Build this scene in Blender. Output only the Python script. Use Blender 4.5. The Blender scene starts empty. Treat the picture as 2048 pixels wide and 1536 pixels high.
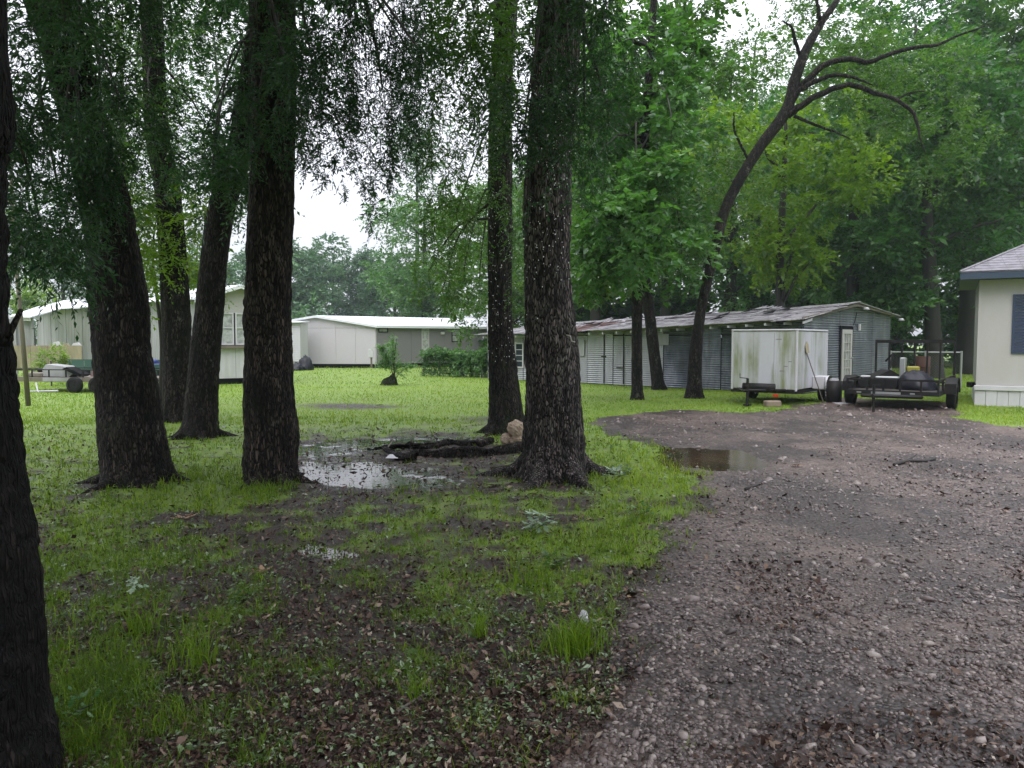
import bpy, math, random
import numpy as np
from mathutils import Vector

rng = np.random.default_rng(7)
random.seed(7)
SC = bpy.context.scene
COL = SC.collection
R = math.radians

# ------------------------------------------------------------------ camera
CAM_H, FPX, HZ = 1.65, 1540.0, 680.0
PITCH = math.atan((768.0 - HZ) / FPX)
cd = bpy.data.cameras.new('camera')
cd.sensor_width = 36.0
cd.lens = 36.0 * FPX / 2048.0
cd.clip_start, cd.clip_end = 0.05, 2000.0
cam = bpy.data.objects.new('camera', cd)
COL.objects.link(cam)
cam.location = (0, 0, CAM_H)
cam.rotation_euler = (R(90) - PITCH, 0, 0)
SC.camera = cam

# ------------------------------------------------------------------ sky and sun (bright overcast, rain)
W = bpy.data.worlds.new('World')
SC.world = W
W.use_nodes = True
nt = W.node_tree
nt.nodes.clear()
wout = nt.nodes.new('ShaderNodeOutputWorld')
wbg = nt.nodes.new('ShaderNodeBackground')
sky = nt.nodes.new('ShaderNodeTexSky')
sky.sky_type = 'NISHITA'
sky.sun_disc = False
sky.sun_elevation = R(55)
sky.sun_rotation = R(20)
sky.air_density, sky.dust_density, sky.ozone_density = 1.0, 4.0, 1.0
hsv = nt.nodes.new('ShaderNodeHueSaturation')
hsv.inputs['Saturation'].default_value = 0.25
nt.links.new(sky.outputs[0], hsv.inputs['Color'])
# overcast veil: brightness rises from horizon to zenith as under real cloud cover
tc = nt.nodes.new('ShaderNodeTexCoord')
sx = nt.nodes.new('ShaderNodeSeparateXYZ')
nt.links.new(tc.outputs['Generated'], sx.inputs[0])
mr = nt.nodes.new('ShaderNodeMapRange')
mr.inputs['From Min'].default_value, mr.inputs['From Max'].default_value = 0.0, 1.0
mr.inputs['To Min'].default_value, mr.inputs['To Max'].default_value = 6.6, 33.0
nt.links.new(sx.outputs['Z'], mr.inputs['Value'])
veil = nt.nodes.new('ShaderNodeVectorMath'); veil.operation = 'SCALE'
veil.inputs[0].default_value = (0.93, 0.95, 1.05)
nt.links.new(mr.outputs[0], veil.inputs['Scale'])
wmix = nt.nodes.new('ShaderNodeMixRGB')
wmix.inputs[0].default_value = 0.85
nt.links.new(hsv.outputs[0], wmix.inputs[1])
nt.links.new(veil.outputs[0], wmix.inputs[2])
nt.links.new(wmix.outputs[0], wbg.inputs['Color'])
wbg.inputs['Strength'].default_value = 0.1
nt.links.new(wbg.outputs[0], wout.inputs['Surface'])

sl = bpy.data.lights.new('sun', 'SUN')
sl.energy = 1.4
sl.angle = R(40)
sl.color = (1.0, 0.97, 0.93)
sun = bpy.data.objects.new('sun', sl)
COL.objects.link(sun)
sun.rotation_euler = (R(35), 0, R(-20))
vs = SC.view_settings
vs.view_transform = 'Standard'; vs.look = 'None'
vs.exposure = 0.24; vs.gamma = 1.0
try: vs.use_curve_mapping = False
except Exception: pass
SC.render.engine = 'CYCLES'
cy = SC.cycles
cy.use_denoising = True
try: cy.denoiser = 'OPENIMAGEDENOISE'
except Exception: pass
cy.max_bounces, cy.diffuse_bounces, cy.glossy_bounces = 8, 4, 3
cy.transmission_bounces, cy.transparent_max_bounces, cy.volume_bounces = 4, 6, 1
cy.caustics_reflective = cy.caustics_refractive = False
cy.volume_max_steps = 64

# ------------------------------------------------------------------ picture <-> place
CP, SP = math.cos(PITCH), math.sin(PITCH)
def P(px, py, Y):
    """world point on the line of sight of photo pixel (px,py), at world depth Y"""
    u, v = (px - 1024.0) / FPX, (768.0 - py) / FPX
    dy, dz = CP + v * SP, -SP + v * CP
    t = Y / dy
    return np.array([u * t, Y, CAM_H + dz * t])
def G(px, py, z=0.0):
    u, v = (px - 1024.0) / FPX, (768.0 - py) / FPX
    dy, dz = CP + v * SP, -SP + v * CP
    t = (z - CAM_H) / dz
    return np.array([u * t, dy * t])
def proj(x, y, z):
    dz = z - CAM_H
    d = np.maximum(y * CP - dz * SP, 0.05)
    return 1024 + FPX * x / d, 768 - FPX * (y * SP + dz * CP) / d

# ------------------------------------------------------------------ noise
def _hash(i, j, s):
    n = (i.astype(np.int64) * 374761393 + j.astype(np.int64) * 668265263 + s * 974711) & 0x7fffffff
    n = ((n ^ (n >> 13)) * 1274126177) & 0x7fffffff
    return ((n ^ (n >> 16)) & 0xffff) / 65535.0
def vnoise(x, y, s=0, perx=None):
    x = np.asarray(x, float); y = np.asarray(y, float)
    i, j = np.floor(x), np.floor(y)
    fx, fy = x - i, y - j
    fx = fx * fx * (3 - 2 * fx); fy = fy * fy * (3 - 2 * fy)
    i2 = i + 1
    if perx: i, i2 = np.mod(i, perx), np.mod(i2, perx)
    a, b, c, d = _hash(i, j, s), _hash(i2, j, s), _hash(i, j + 1, s), _hash(i2, j + 1, s)
    return (a * (1 - fx) + b * fx) * (1 - fy) + (c * (1 - fx) + d * fx) * fy
def fbm(x, y, s=0, o=4):
    r, a, t = 0.0, 0.5, 0.0
    for k in range(o):
        r = r + a * vnoise(x * 2 ** k, y * 2 ** k, s + k * 17); t += a; a *= 0.5
    return r / t
def sstep(a, b, x):
    t = np.clip((x - a) / (b - a), 0, 1)
    return t * t * (3 - 2 * t)

# ------------------------------------------------------------------ objects
def tag(o, label=None, cat=None, group=None, kind=None):
    if label: o['label'] = label
    if cat: o['category'] = cat
    if group: o['group'] = group
    if kind: o['kind'] = kind
    return o
def root(name, loc, label, cat, group=None):
    o = bpy.data.objects.new(name, None)
    o.empty_display_size = 0.2
    COL.objects.link(o)
    o.location = tuple(float(c) for c in loc)
    return tag(o, label, cat, group)
def origin(o):
    v = np.zeros(3)
    while o is not None:
        v += np.array(o.location); o = o.parent
    return v
def mesh_obj(name, V, F, mat, parent=None, smooth=False, var=None, uv=None):
    """V (n,3) world coordinates; F list of polygons or (m,3)/(m,4) array"""
    V = np.asarray(V, float).reshape(-1, 3)
    if parent is None:
        loc = np.array([(V[:, 0].min() + V[:, 0].max()) / 2, (V[:, 1].min() + V[:, 1].max()) / 2, V[:, 2].min()])
    else:
        loc = np.zeros(3)
    V2 = V - (origin(parent) if parent is not None else loc)
    me = bpy.data.meshes.new(name)
    if isinstance(F, np.ndarray):
        m, k = F.shape
        me.vertices.add(len(V2)); me.vertices.foreach_set('co', V2.astype(np.float32).ravel())
        me.loops.add(m * k); me.loops.foreach_set('vertex_index', F.astype(np.int32).ravel())
        me.polygons.add(m)
        me.polygons.foreach_set('loop_start', np.arange(0, m * k, k, dtype=np.int32))
        me.polygons.foreach_set('loop_total', np.full(m, k, dtype=np.int32))
        me.update(calc_edges=True)
    else:
        me.from_pydata([tuple(v) for v in V2], [], F)
        me.update()
    if smooth: me.polygons.foreach_set('use_smooth', np.ones(len(me.polygons), dtype=bool))
    if var is not None:
        at = me.attributes.new('var', 'FLOAT', 'POINT')
        at.data.foreach_set('value', np.asarray(var, dtype=np.float32))
    me.materials.append(mat)
    o = bpy.data.objects.new(name, me)
    COL.objects.link(o)
    o.location = tuple(loc)
    if parent is not None:
        o.parent = parent
    return o

class MB:
    def __init__(s): s.V = []; s.F = []
    def add(s, V, F):
        b = len(s.V); s.V.extend([tuple(map(float, v)) for v in V]); s.F.extend([tuple(int(i) + b for i in f) for f in F]); return s
    def box(s, fr, u0, u1, v0, v1, z0, z1, bev=0.0):
        """box in frame fr=(origin xy, u dir xy, v dir xy)"""
        o, eu, ev = fr
        def w(u, v, z): return (o[0] + eu[0] * u + ev[0] * v, o[1] + eu[1] * u + ev[1] * v, z)
        if bev <= 0:
            V = [w(u, v, z) for z in (z0, z1) for (u, v) in ((u0, v0), (u1, v0), (u1, v1), (u0, v1))]
            F = [(3, 2, 1, 0), (4, 5, 6, 7), (0, 1, 5, 4), (1, 2, 6, 5), (2, 3, 7, 6), (3, 0, 4, 7)]
        else:
            b = bev; V = []
            for z in (z0, z0 + b, z1 - b, z1):
                e = b if z in (z0, z1) else 0
                for (u, v) in ((u0 + b, v0 + e), (u1 - b, v0 + e), (u1 - e, v0 + b), (u1 - e, v1 - b), (u1 - b, v1 - e), (u0 + b, v1 - e), (u0 + e, v1 - b), (u0 + e, v0 + b)):
                    V.append(w(u, v, z))
            F = [tuple(range(7, -1, -1)), tuple(range(24, 32))]
            for r in range(3):
                for k in range(8): F.append((r * 8 + k, r * 8 + (k + 1) % 8, (r + 1) * 8 + (k + 1) % 8, (r + 1) * 8 + k))
        return s.add(V, F)
    def tube(s, pts, rad, n=6, cap=True):
        pts = [np.array(p, float) for p in pts]
        if not hasattr(rad, '__len__'): rad = [rad] * len(pts)
        V, F = [], []
        up = np.array([0.13, 0.21, 0.97])
        for i, p in enumerate(pts):
            d = pts[min(i + 1, len(pts) - 1)] - pts[max(i - 1, 0)]
            d = d / (np.linalg.norm(d) + 1e-9)
            if abs(d @ up) > 0.97: up = np.array([1.0, 0.1, 0.05])
            a = np.cross(d, up); a /= np.linalg.norm(a) + 1e-9
            b = np.cross(d, a)
            for k in range(n):
                t = 2 * math.pi * k / n
                V.append(p + rad[i] * (a * math.cos(t) + b * math.sin(t)))
        for i in range(len(pts) - 1):
            for k in range(n):
                F.append((i * n + k, i * n + (k + 1) % n, (i + 1) * n + (k + 1) % n, (i + 1) * n + k))
        if cap:
            F.append(tuple(range(n - 1, -1, -1))); F.append(tuple((len(pts) - 1) * n + k for k in range(n)))
        return s.add(V, F)
    def poly(s, pts, th, d):
        """prism: polygon pts (3D) extruded by vector d*th"""
        n = len(pts); d = np.array(d, float) * th
        V = [np.array(p, float) for p in pts] + [np.array(p, float) + d for p in pts]
        F = [tuple(range(n - 1, -1, -1)), tuple(range(n, 2 * n))]
        for k in range(n): F.append((k, (k + 1) % n, n + (k + 1) % n, n + k))
        return s.add(V, F)
    def cyl(s, c, axis, r, h, n=20, r2=None):
        a = np.array(axis, float); a /= np.linalg.norm(a)
        c = np.array(c, float)
        return s.tube([c - a * h / 2, c + a * h / 2], [r, r if r2 is None else r2], n)
    def build(s, name, mat, parent=None, smooth=False):
        return mesh_obj(name, s.V, s.F, mat, parent, smooth)

def frame(o, d):
    d = np.array(d, float)[:2]; d /= np.linalg.norm(d)
    return (np.array(o, float)[:2], d, np.array([-d[1], d[0]]))
def fw(fr, u, v, z):
    o, eu, ev = fr
    return np.array([o[0] + eu[0] * u + ev[0] * v, o[1] + eu[1] * u + ev[1] * v, z])

# ------------------------------------------------------------------ materials
def new_mat(name):
    m = bpy.data.materials.new(name); m.use_nodes = True
    t = m.node_tree; b = t.nodes['Principled BSDF']
    return m, t, b
def nd(t, typ, **kw):
    n = t.nodes.new(typ)
    for k, v in kw.items():
        if k in ('operation', 'blend_type', 'feature', 'noise_dimensions', 'attribute_name', 'data_type', 'distance', 'wave_type', 'bands_direction', 'vector_type'): setattr(n, k, v)
        else: n.inputs[k].default_value = v
    return n
def coords(t, scale=(1, 1, 1), obj=False):
    if obj:
        c = t.nodes.new('ShaderNodeTexCoord').outputs['Object']
    else:
        c = t.nodes.new('ShaderNodeNewGeometry').outputs['Position']
    mp = t.nodes.new('ShaderNodeMapping'); mp.inputs['Scale'].default_value = scale
    t.links.new(c, mp.inputs['Vector'])
    return mp.outputs[0]
def noise(t, vec, scale, detail=4, rough=0.6):
    n = nd(t, 'ShaderNodeTexNoise', Scale=scale, Detail=detail, Roughness=rough)
    t.links.new(vec, n.inputs['Vector']); return n.outputs['Fac']
def ramp(t, fac, stops):
    r = t.nodes.new('ShaderNodeValToRGB')
    e = r.color_ramp.elements
    while len(e) > 1: e.remove(e[-1])
    e[0].position = stops[0][0]; e[0].color = tuple(stops[0][1]) + (1,)
    for p, c in stops[1:]:
        x = e.new(p); x.color = tuple(c) + (1,)
    t.links.new(fac, r.inputs[0]); return r.outputs[0]
def mixc(t, f, a, b, mode='MIX'):
    m = t.nodes.new('ShaderNodeMixRGB'); m.blend_type = mode
    for s, v in ((0, f), (1, a), (2, b)):
        if isinstance(v, (int, float)): m.inputs[s].default_value = v
        elif isinstance(v, tuple): m.inputs[s].default_value = v + (1,) if len(v) == 3 else v
        else: t.links.new(v, m.inputs[s])
    return m.outputs[0]
def math_(t, op, a, b=0.5):
    m = t.nodes.new('ShaderNodeMath'); m.operation = op
    for s, v in ((0, a), (1, b)):
        if isinstance(v, (int, float)): m.inputs[s].default_value = v
        else: t.links.new(v, m.inputs[s])
    return m.outputs[0]
def bump(t, b, h, strength=0.5, dist=0.02):
    n = nd(t, 'ShaderNodeBump', Strength=strength, Distance=dist)
    t.links.new(h, n.inputs['Height']); t.links.new(n.outputs[0], b.inputs['Normal'])
def attr(t, name='var'):
    a = t.nodes.new('ShaderNodeAttribute'); a.attribute_name = name; return a.outputs['Fac']

def plain(name, col, rough=0.5, metal=0.0, dirt=0.35, dcol=None, scale=3.0, streak=(1, 1, 0.25), bmp=0.15, spec=.5):
    """painted / weathered surface: base colour with streaky grime of its own"""
    m, t, b = new_mat(name)
    v = coords(t, streak)
    n1 = noise(t, v, scale, 6, 0.65)
    n2 = noise(t, coords(t), scale * 7, 4, 0.6)
    dc = dcol or tuple(c * 0.35 for c in col)
    f = ramp(t, n1, [(0.38, (0, 0, 0)), (0.72, (dirt, dirt, dirt))])
    c = mixc(t, f, col, dc)
    f2 = math_(t, 'MULTIPLY', n2, 0.3)
    c = mixc(t, f2, c, tuple(x * 0.7 for x in col))
    t.links.new(c, b.inputs['Base Color'])
    b.inputs['Roughness'].default_value = rough; b.inputs['Metallic'].default_value = metal; b.inputs['Specular IOR Level'].default_value = spec
    bump(t, b, n2, bmp, 0.01)
    return m

def leaf_mat(name, dark, mid, light, trans, tf=0.35, rough=0.38, spec=.5):
    m, t, b = new_mat(name)
    c = ramp(t, attr(t), [(0.0, dark), (0.5, mid), (1.0, light)])
    t.links.new(c, b.inputs['Base Color'])
    b.inputs['Roughness'].default_value = rough; b.inputs['Specular IOR Level'].default_value = spec
    tr = t.nodes.new('ShaderNodeBsdfTranslucent')
    tcol = mixc(t, 0.6, c, trans)
    t.links.new(tcol, tr.inputs['Color'])
    ms = t.nodes.new('ShaderNodeMixShader'); ms.inputs[0].default_value = tf
    t.links.new(b.outputs[0], ms.inputs[1]); t.links.new(tr.outputs[0], ms.inputs[2])
    t.links.new(ms.outputs[0], t.nodes['Material Output'].inputs['Surface'])
    return m

def bark_mat(name, dark, light, sc=26.0, moss=0.0, lichen=0.0, zs=.2):
    m, t, b = new_mat(name)
    v = coords(t, (1, 1, zs))
    nz = nd(t, 'ShaderNodeTexNoise', Scale=9.0, Detail=3.0)
    t.links.new(v, nz.inputs['Vector'])
    vv = t.nodes.new('ShaderNodeVectorMath'); vv.operation = 'MULTIPLY_ADD'
    t.links.new(nz.outputs['Color'], vv.inputs[0]); vv.inputs[1].default_value = (0.06, 0.06, 0.06); t.links.new(v, vv.inputs[2])
    vo = nd(t, 'ShaderNodeTexVoronoi', feature='DISTANCE_TO_EDGE', Scale=sc)
    t.links.new(vv.outputs[0], vo.inputs['Vector'])
    crack = ramp(t, vo.outputs['Distance'], [(0.03, (0, 0, 0)), (0.22, (1, 1, 1))])
    vc = nd(t, 'ShaderNodeTexVoronoi', feature='F1', Scale=sc)
    t.links.new(vv.outputs[0], vc.inputs['Vector'])
    sep = t.nodes.new('ShaderNodeSeparateColor'); t.links.new(vc.outputs['Color'], sep.inputs[0])
    cell = sep.outputs[0]
    big = noise(t, coords(t), 1.6, 4, 0.6)
    k = math_(t, 'MULTIPLY', cell, big)
    k = math_(t, 'MULTIPLY', k, 2.3)
    c = mixc(t, k, dark, light)
    wide = ramp(t, noise(t, coords(t, (1, 1, .12)), 11.0, 5, .7), [(.42, (.25, .25, .25)), (.58, (1, 1, 1))])
    c = mixc(t, 1.0, c, wide, 'MULTIPLY')
    c = mixc(t, crack, tuple(x * 0.25 for x in dark), c)
    if lichen > 0:
        ln = noise(t, coords(t, (1, 1, 0.6)), 4.0, 6, 0.75)
        lf = ramp(t, ln, [(0.62 - 0.12 * lichen, (0, 0, 0)), (0.70, (0.75, 0.75, 0.75))])
        lf = mixc(t, 1.0, lf, crack, 'MULTIPLY')
        c = mixc(t, lf, c, (0.26, 0.26, 0.22))
    if moss > 0:
        mn = noise(t, coords(t), 2.4, 6, 0.7)
        mf = ramp(t, mn, [(0.6 - 0.2 * moss, (0, 0, 0)), (0.78, (moss, moss, moss))])
        c = mixc(t, mf, c, (0.03, 0.05, 0.012))
    t.links.new(c, b.inputs['Base Color'])
    b.inputs['Roughness'].default_value = 0.78; b.inputs['Specular IOR Level'].default_value = 0.22
    fine = noise(t, coords(t, (1, 1, 0.3)), 90.0, 3, 0.6)
    h = math_(t, 'ADD', crack, math_(t, 'MULTIPLY', fine, 0.35))
    h = math_(t, 'ADD', h, math_(t, 'MULTIPLY', wide, .9))
    bump(t, b, h, 1.0, 0.022)
    return m
# ================================================================== GROUND
def poly_sd(x, y, pts):
    """signed distance to polygon, positive inside"""
    x = np.asarray(x, float); y = np.asarray(y, float)
    d = np.full(x.shape, 1e9); ins = np.zeros(x.shape, bool)
    n = len(pts)
    for i in range(n):
        ax, ay = pts[i]; bx, by = pts[(i + 1) % n]
        ex, ey = bx - ax, by - ay
        t = np.clip(((x - ax) * ex + (y - ay) * ey) / (ex * ex + ey * ey + 1e-12), 0, 1)
        d = np.minimum(d, np.hypot(x - ax - ex * t, y - ay - ey * t))
        if ay != by:
            c = ((ay > y) != (by > y)) & (x < (bx - ax) * (y - ay) / (by - ay) + ax)
            ins ^= c
    return np.where(ins, d, -d)
DRIVE = [tuple(G(*p)) for p in [(2150, 862), (2048, 855), (1960, 848), (1905, 836), (1930, 806), (1700, 796), (1640, 806), (1560, 822), (1480, 828), (1350, 822), (1210, 832), (1175, 848),
         (1225, 872), (1320, 888), (1365, 905), (1400, 955), (1440, 985), (1385, 1022), (1350, 1080), (1330, 1150), (1275, 1230), (1240, 1310), (1190, 1400), (1085, 1536)]] + [(-0.25, 1.6), (-0.6, -3.0), (14.0, -3.0), (15.5, 8.0), (14.5, 12.5)]
def drive_sd(x, y):
    return poly_sd(x, y, DRIVE) + (fbm(x * 1.3, y * 1.3, 3) - 0.5) * 0.9 + (fbm(x * 6, y * 6, 5, 2) - 0.5) * 0.2
def blob(px, py, cx, cy, rx, ry):
    return np.exp(-(((px - cx) / rx) ** 2 + ((py - cy) / ry) ** 2))
# water levels: the ground dips below them only inside the dips
def dip_of(x, y):
    px, py = proj(x, y, np.zeros_like(x))
    d = np.zeros_like(x)
    for cx, cy, rx, ry, k in ((690, 945, 110, 22, 1.0), (800, 960, 130, 18, 1.15), (640, 900, 60, 16, .9), (860, 878, 150, 12, .75), (760, 895, 120, 14, .5),
                              (690, 1108, 60, 16, .6), (600, 1095, 60, 12, .45), (870, 1075, 60, 16, .4), (700, 812, 120, 7, .45), (1060, 835, 120, 9, .5),
                              (990, 1150, 60, 14, .3), (1060, 1420, 60, 30, .35), (760, 1050, 150, 18, .35)):
        d = d + k * blob(px, py, cx, cy, rx, ry)
    return d
def dip_drive(x, y):
    px, py = proj(x, y, np.zeros_like(x))
    return (.45 + 1.1 * fbm(x * 1.6, y * 1.6, 91)) * 2.3 * blob(px, py, 1415, 914, 92, 23) + 1.4 * blob(px, py, 1490, 930, 60, 11) + .5 * blob(px, py, 1385, 1040, 60, 14)
WATER = -0.016
def gz(x, y):
    """height of the ground"""
    x = np.asarray(x, float); y = np.asarray(y, float)
    r = np.hypot(x, y)
    m = np.clip(1.0 - r / 60.0, 0.1, 1)
    z = (fbm(x * 0.8, y * 0.8, 11) - 0.5) * 0.05 * m + (fbm(x * 5, y * 5, 12, 3) - 0.5) * 0.035 * np.clip(1.2 - r / 30, 0, 1)
    nd_ = np.clip(1.4 - r / 30, 0, 1)
    dd = dip_of(x, y)
    z = z - 0.026 * dd - 0.05 * dip_drive(x, y) * (y > 6) + np.clip(dd, 0, 1) * .075 * (fbm(x * 4.5, y * 7, 14, 2) - .5)
    z = z + 0.01 * (vnoise(x * 22, y * 22, 9) - 0.5) * nd_
    return z

def wedge_grid(y0, y1, ratio, nx, w=1.05, fine=False):
    rows = []
    y = y0 + 3.0
    while y < y1 + 3.0:
        rows.append(y - 3.0); y *= (1 + (ratio - 1) * (.5 if fine and 9.5 < y < 16 else 1))
    rows.append(y1)
    rows = np.array(rows)
    u = np.linspace(-1, 1, nx)
    YY = np.repeat(rows[:, None], nx, 1)
    XX = (rows[:, None] + 3.5) * w * u[None, :]
    i, j = np.meshgrid(np.arange(len(rows) - 1), np.arange(nx - 1), indexing='ij')
    a = (i * nx + j).ravel()
    F = np.stack([a, a + 1, a + nx + 1, a + nx], 1)
    return XX.ravel(), YY.ravel(), F

# grass cover (0..1) over the place; used for blade density and turf colour
def grass_cover(x, y):
    px, py = proj(x, y, np.zeros_like(x))
    base = sstep(1010, 850, py)
    g = 0.92 * base + .12 * sstep(1250, 1000, py) - .10 * sstep(900, 960, py) * sstep(1120, 1040, py)
    for cx, cy, rx, ry, k in ((1300, 950, 110, 60, 1.3), (1230, 1040, 130, 60, .5), (1180, 1100, 120, 60, .4), (1060, 1120, 60, 70, .35), (1240, 900, 90, 40, .7),
                              (420, 960, 120, 40, .9), (120, 1000, 150, 100, .6), (230, 1080, 180, 80, .35), (320, 1010, 160, 40, .55), (160, 1300, 130, 180, .4), (260, 1460, 200, 120, .45), (420, 1350, 160, 120, .22), (300, 1150, 160, 90, .15), (480, 1080, 120, 60, .12), (700, 1330, 160, 80, .12),
                              (950, 1010, 140, 40, .6), (700, 1010, 150, 30, .35), (560, 1000, 60, 30, .5), (1150, 1290, 60, 50, .3), (480, 1250, 120, 60, .2), (820, 1180, 120, 70, .22), (1000, 1180, 70, 50, .4)):
        g = g + k * blob(px, py, cx, cy, rx, ry)
    for cx, cy, rx, ry, k in ((690, 945, 120, 26, .9), (800, 960, 140, 24, .9), (640, 905, 80, 30, .6), (860, 878, 170, 18, .8), (700, 812, 140, 8, 1.0), (1060, 838, 140, 12, 1.0), (300, 880, 160, 12, .4), (760, 850, 120, 12, .4),
                              (870, 905, 140, 24, .8), (500, 1060, 150, 40, .2), (1180, 985, 90, 22, .4), (600, 880, 40, 30, .3)):
        g = g - k * blob(px, py, cx, cy, rx, ry)
    g = g + (fbm(x * 0.9, y * 0.9, 31) - 0.5) * 0.9 * np.where(py > 830, 1, .45) + 0.1 + (fbm(x * 4, y * 4, 33, 3) - .53) * 2.0 * sstep(815, 900, py)
    hs = sstep(-0.15, 0.25, drive_sd(x, y))
    return np.clip(g, 0, 1) * (1 - hs)

# --- ground material: wet dark soil with turf where the grass grows
m_ground, t, b = new_mat('soil_and_turf')
v = coords(t)
n_big, n_mid, n_fine = noise(t, v, 0.9, 6), noise(t, v, 7.0, 6, .7), noise(t, v, 55.0, 4, .7)
soil = ramp(t, n_mid, [(0.3, (0.014, 0.009, 0.007)), (0.5, (0.036, 0.023, 0.017)), (0.72, (0.085, 0.055, 0.040))])
soil = mixc(t, math_(t, 'MULTIPLY', n_fine, .6), soil, (0.03, 0.022, 0.017))
turf = ramp(t, n_mid, [(0.25, (0.05, 0.095, 0.008)), (0.5, (0.14, 0.24, 0.014)), (0.8, (0.25, 0.35, 0.035))])
turf = mixc(t, ramp(t, n_big, [(.45, (0, 0, 0)), (.75, (.35, .35, .35))]), turf, (0.22, 0.20, 0.055))
gfac = attr(t, 'grass'); wfac = attr(t, 'wet')
gf = ramp(t, math_(t, 'ADD', gfac, math_(t, 'MULTIPLY', math_(t, 'SUBTRACT', n_fine, .5), .8)), [(.35, (0, 0, 0)), (.75, (1, 1, 1))])
wn = math_(t, 'ADD', wfac, math_(t, 'MULTIPLY', math_(t, 'SUBTRACT', noise(t, v, 16, 5, .75), .5), 1.5))
wm = ramp(t, wn, [(.42, (0, 0, 0)), (.5, (1, 1, 1))])
gc = mixc(t, gf, soil, turf)
gc = mixc(t, ramp(t, noise(t, v, 110, 3, .7), [(.6, (0, 0, 0)), (.68, (.55, .55, .55))]), gc, (.16, .135, .10))
t.links.new(mixc(t, wm, gc, (.018, .015, .012)), b.inputs['Base Color'])
t.links.new(mixc(t, wm, ramp(t, n_mid, [(.3, (.35, .35, .35)), (.6, (.85, .85, .85))]), (.06, .06, .06)), b.inputs['Roughness'])
inv = math_(t, 'SUBTRACT', 1.0, wm)
bump(t, b, math_(t, 'MULTIPLY', math_(t, 'ADD', n_mid, n_fine), inv), 0.8, 0.03)

def ground_obj():
    X, Y, F = wedge_grid(-1.5, 45.0, 1.016, 280, 1.1, True)
    nX = 280
    Z = gz(X, Y)
    o = mesh_obj('ground', np.stack([X, Y, Z], 1), F, m_ground, None, True)
    a = o.data.attributes.new('grass', 'FLOAT', 'POINT')
    a.data.foreach_set('value', grass_cover(X, Y).astype(np.float32))
    a = o.data.attributes.new('wet', 'FLOAT', 'POINT')
    px, py = proj(X, Y, np.zeros_like(X))
    wt = .62 * dip_of(X, Y) + .16 * (py > 860) * np.clip(1 - grass_cover(X, Y) * 1.5, 0, 1)
    a.data.foreach_set('value', wt.astype(np.float32))
    return o
tag(ground_obj(), kind='structure')
# far ground, reaching the horizon, just below the near sheet
gx, gy = np.meshgrid(np.linspace(-235, 235, 60), np.linspace(-225, 235, 60))
gx, gy = gx.ravel(), gy.ravel()
ii, jj = np.meshgrid(np.arange(59), np.arange(59), indexing='ij'); aa = (ii * 60 + jj).ravel()
zz = np.where((np.abs(gx) < (gy + 3.5) * 1.1 - 2) & (gy < 40) & (gy > -8), -0.35, -0.02)
zz = np.where((gy > 40) & (gy < 50), -0.03, zz)
fo = mesh_obj('lawn', np.stack([gx, gy, zz - 0.03], 1), np.stack([aa, aa + 1, aa + 61, aa + 60], 1), m_ground)
a_ = fo.data.attributes.new('grass', 'FLOAT', 'POINT'); a_.data.foreach_set('value', np.full(3600, .95, np.float32))
tag(fo, kind='structure')

# --- gravel drive sheet, sinks below the soil at its edge
m_drive, t, b = new_mat('gravel_bed')
v = coords(t)
vo = nd(t, 'ShaderNodeTexVoronoi', feature='F1', Scale=30.0); t.links.new(v, vo.inputs['Vector'])
sep = t.nodes.new('ShaderNodeSeparateColor'); t.links.new(vo.outputs['Color'], sep.inputs[0])
n_big, n_mid = noise(t, v, 0.55, 6, .6), noise(t, v, 5.0, 5, .7)
c = ramp(t, sep.outputs[0], [(0, (0.06, 0.042, 0.038)), (.5, (0.15, 0.112, 0.098)), (1, (0.34, 0.27, 0.235))])
edge = ramp(t, vo.outputs['Distance'], [(.3, (1, 1, 1)), (.75, (0.15, 0.12, 0.11))])
c = mixc(t, 1.0, c, edge, 'MULTIPLY')
fines = ramp(t, n_mid, [(.3, (0.10, 0.075, 0.06)), (.7, (0.25, 0.20, 0.165))])
c = mixc(t, ramp(t, n_big, [(.42, (.15, .15, .15)), (.62, (.85, .85, .85))]), c, fines)
wet = ramp(t, noise(t, coords(t, (1, .6, 1)), 0.8, 5, .65), [(.42, (.36, .33, .34)), (.58, (1.15, 1.13, 1.12))])
c = mixc(t, 1.0, c, wet, 'MULTIPLY')
c = mixc(t, 1.0, c, (.66, .62, .62), 'MULTIPLY')
t.links.new(c, b.inputs['Base Color'])
t.links.new(ramp(t, n_mid, [(.3, (.3, .3, .3)), (.65, (.7, .7, .7))]), b.inputs['Roughness'])
bump(t, b, math_(t, 'SUBTRACT', math_(t, 'MULTIPLY', n_mid, .6), math_(t, 'MULTIPLY', vo.outputs['Distance'], .7)), 0.9, 0.02)
def drive_obj():
    X, Y, F = wedge_grid(-1.5, 24.0, 1.014, 300, 1.05)
    s = drive_sd(X, Y)
    Z = gz(X, Y) + 0.012 + np.clip(s, -0.4, 0.12) * 0.16
    keep = (s[F] > -0.35).any(1)
    F = F[keep]
    used = np.unique(F); mp = np.full(len(X), -1); mp[used] = np.arange(len(used))
    return mesh_obj('gravel_drive', np.stack([X, Y, Z], 1)[used], mp[F], m_drive, None, True)
tag(drive_obj(), kind='structure')
def dz(x, y):
    s = drive_sd(x, y)
    return gz(x, y) + np.where(s > -0.07, np.maximum(0.012 + np.clip(s, -0.4, .12) * .16, 0), 0)

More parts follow.
